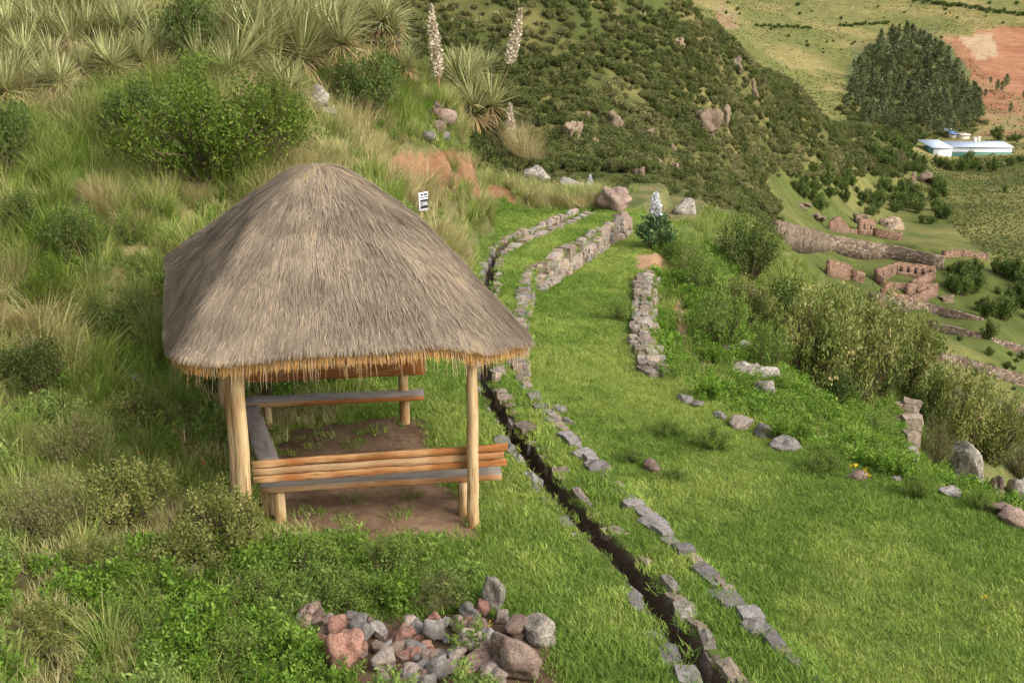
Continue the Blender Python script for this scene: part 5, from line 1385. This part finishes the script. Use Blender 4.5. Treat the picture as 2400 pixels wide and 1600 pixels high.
while k < 290:
    px_, py_ = r.uniform(1940, 2250), r.uniform(85, 322)
    if pip(np.array([px_]), np.array([py_]), FOREST)[0]: cand.append((px_, py_)); k += 1
cand += [(2275, 195), (2290, 210), (2300, 215), (2262, 225), (2320, 262), (2190, 240), (2310, 205), (2350, 230), (1960, 160), (2175, 165)]
for i, (px_, py_) in enumerate(cand):
    x, y, z = G(px_, py_, 400); s_ = pxm(y)
    hh = r.uniform(26, 50) / s_ * (1 if i < 290 else .7)
    lone = i >= 290
    e = empty('eucalyptus_tree', (x, y, z), 'slim eucalyptus standing apart beside the red field' if lone else 'dark slim eucalyptus in the wood on the far slope', 'tree', 'lone eucalyptus beside the red field' if lone else 'eucalyptus wood on the far slope', r.uniform(0, 6.28), (hh * r.uniform(.8, 1.3), hh * r.uniform(.8, 1.3), hh))
    a, b = EU[i % 5]
    obj('crown', a, e); obj('trunk', b, e)
for i in range(60):
    px_, py_ = r.uniform(1660, 2340), r.uniform(4, 130)
    if pip(np.array([px_]), np.array([py_]), FOREST)[0] or (2180 < px_ and py_ > 60): continue
    if px_ < 1560 + py_ * 1.45 + 60: continue
    w_ = r.uniform(6, 16)
    bush('meadow_bush', px_, py_, w_, w_ * .6, 'distant', 'small dark bush dotted on the far meadow', 'bush', 'bushes dotted on the far meadow', 400)
for i in range(26):
    px_ = 2100 + 270 * i / 25; py_ = 3 + (px_ - 2100) * .14 + r.uniform(-3, 3)
    bush('meadow_bush', px_, py_, r.uniform(14, 24), 10, 'distant', 'bush in the hedge line at the top right of the far slope', 'bush', 'hedge line at the top of the far slope', 400)

for (xa, ya, xb, yb, n_, lab, grp) in [(1735, 62, 1865, 66, 22, 'bush in the dark hedge across the middle of the far meadow', 'hedge across the far meadow'), (1930, 62, 2045, 54, 18, 'bush in the dark hedge left of the eucalyptus wood', 'hedge left of the eucalyptus wood')]:
    for i in range(n_):
        t = (i + r.uniform(-.4, .4)) / n_
        bush('meadow_bush', xa + (xb - xa) * t, ya + (yb - ya) * t + r.uniform(-2, 2), r.uniform(8, 16), r.uniform(5, 9), 'distant', lab, 'bush', grp, 400)
# ---------------------------------------------------------------- the long white building
M['bwall'] = plain('white_plaster', (.72, .72, .72), .8); M['broof'] = plain('pale_blue_metal_roof', (.50, .58, .68), .4, .5); M['bgreen'] = plain('green_painted_wall', (.10, .21, .16), .7)
M['bwin'] = plain('dark_window', (.05, .055, .06), .3, .5); M['cream'] = plain('cream_plaster', (.62, .55, .42), .8); M['blue'] = plain('blue_painted_metal', (.16, .24, .42), .6)
def boxm(x0, x1, y0, y1, z0, z1):
    V = np.array([(x, y, z) for z in (z0, z1) for x, y in ((x0, y0), (x1, y0), (x1, y1), (x0, y1))])
    return V, np.array([(0, 3, 2, 1), (4, 5, 6, 7), (0, 1, 5, 4), (1, 2, 6, 5), (2, 3, 7, 6), (3, 0, 4, 7)])
L0 = G(2140, 352, 300); s_ = pxm(L0[1]); m_ = 1 / s_
bl = empty('long_building', L0, 'long white building with a pale blue roof in the valley', 'building', rz=math.radians(-2))
def bpart(name, par, geo, mat): return obj(name, mesh(name, *geo, M[mat]), par)
wa = bpart('wall', bl, boxm(42 * m_, 186 * m_, 0, 9, -4, 14 * m_), 'bwall')
bpart('base', bl, boxm(42 * m_ - .03, 186 * m_ + .03, -.05, 8.9, -4, 3.5 * m_), 'bgreen')
V = np.array([(40 * m_, -.7, 14 * m_), (188 * m_, -.7, 14 * m_), (188 * m_, 9.6, 21 * m_), (40 * m_, 9.6, 21 * m_), (40 * m_, -.7, 14 * m_ + .25), (188 * m_, -.7, 14 * m_ + .25), (188 * m_, 9.6, 21 * m_ + .25), (40 * m_, 9.6, 21 * m_ + .25)])
BF = np.array([(0, 3, 2, 1), (4, 5, 6, 7), (0, 1, 5, 4), (1, 2, 6, 5), (2, 3, 7, 6), (3, 0, 4, 7)])
bpart('roof', bl, (V, BF), 'broof')
wg = bpart('wing_wall', bl, boxm(0, 42 * m_, -2, 9, -4, 13 * m_), 'bwall')
bpart('green_end_wall', bl, boxm(-.25, -.02, -2, 9, -4, 12.5 * m_), 'bgreen')
V2 = np.array([(-4 * m_, -2.6, 13 * m_), (43 * m_, -2.6, 13.5 * m_), (38 * m_, 12, 23 * m_), (-14 * m_, 12, 22.5 * m_)]); V2 = np.r_[V2, V2 + [0, 0, .25]]
bpart('wing_roof', bl, (V2, BF), 'broof')
bpart('tank', bl, boxm(118 * m_, 126 * m_, 10, 12, 8 * m_, 31 * m_), 'cream'); bpart('tank', bl, boxm(128 * m_, 134 * m_, 10, 12, 8 * m_, 33 * m_), 'cream')
for i, (px_, py_, w_, d_, mt, nm) in enumerate([(2172, 312, 26, 6, 'broof', 'small shed with a pale roof behind the white building'), (2188, 318, 16, 6, 'blue', 'small blue shed behind the white building'), (2208, 320, 20, 6, 'cream', 'small cream shed behind the white building')]):
    x, y, z = G(px_, py_, 400); k_ = 1 / pxm(y)
    e = empty('shed', (x, y, z), nm, 'shed', rz=.1)
    bpart('wall', e, boxm(0, w_ * k_, 0, d_, -2, 9 * k_), 'cream' if i else 'bwall')
    V = np.array([(-.4, -.5, 9 * k_), (w_ * k_ + .4, -.5, 9 * k_), (w_ * k_ + .4, d_ + .4, 13 * k_), (-.4, d_ + .4, 13 * k_)]); V = np.r_[V, V + [0, 0, .2]]
    bpart('roof', e, (V, BF), mt)
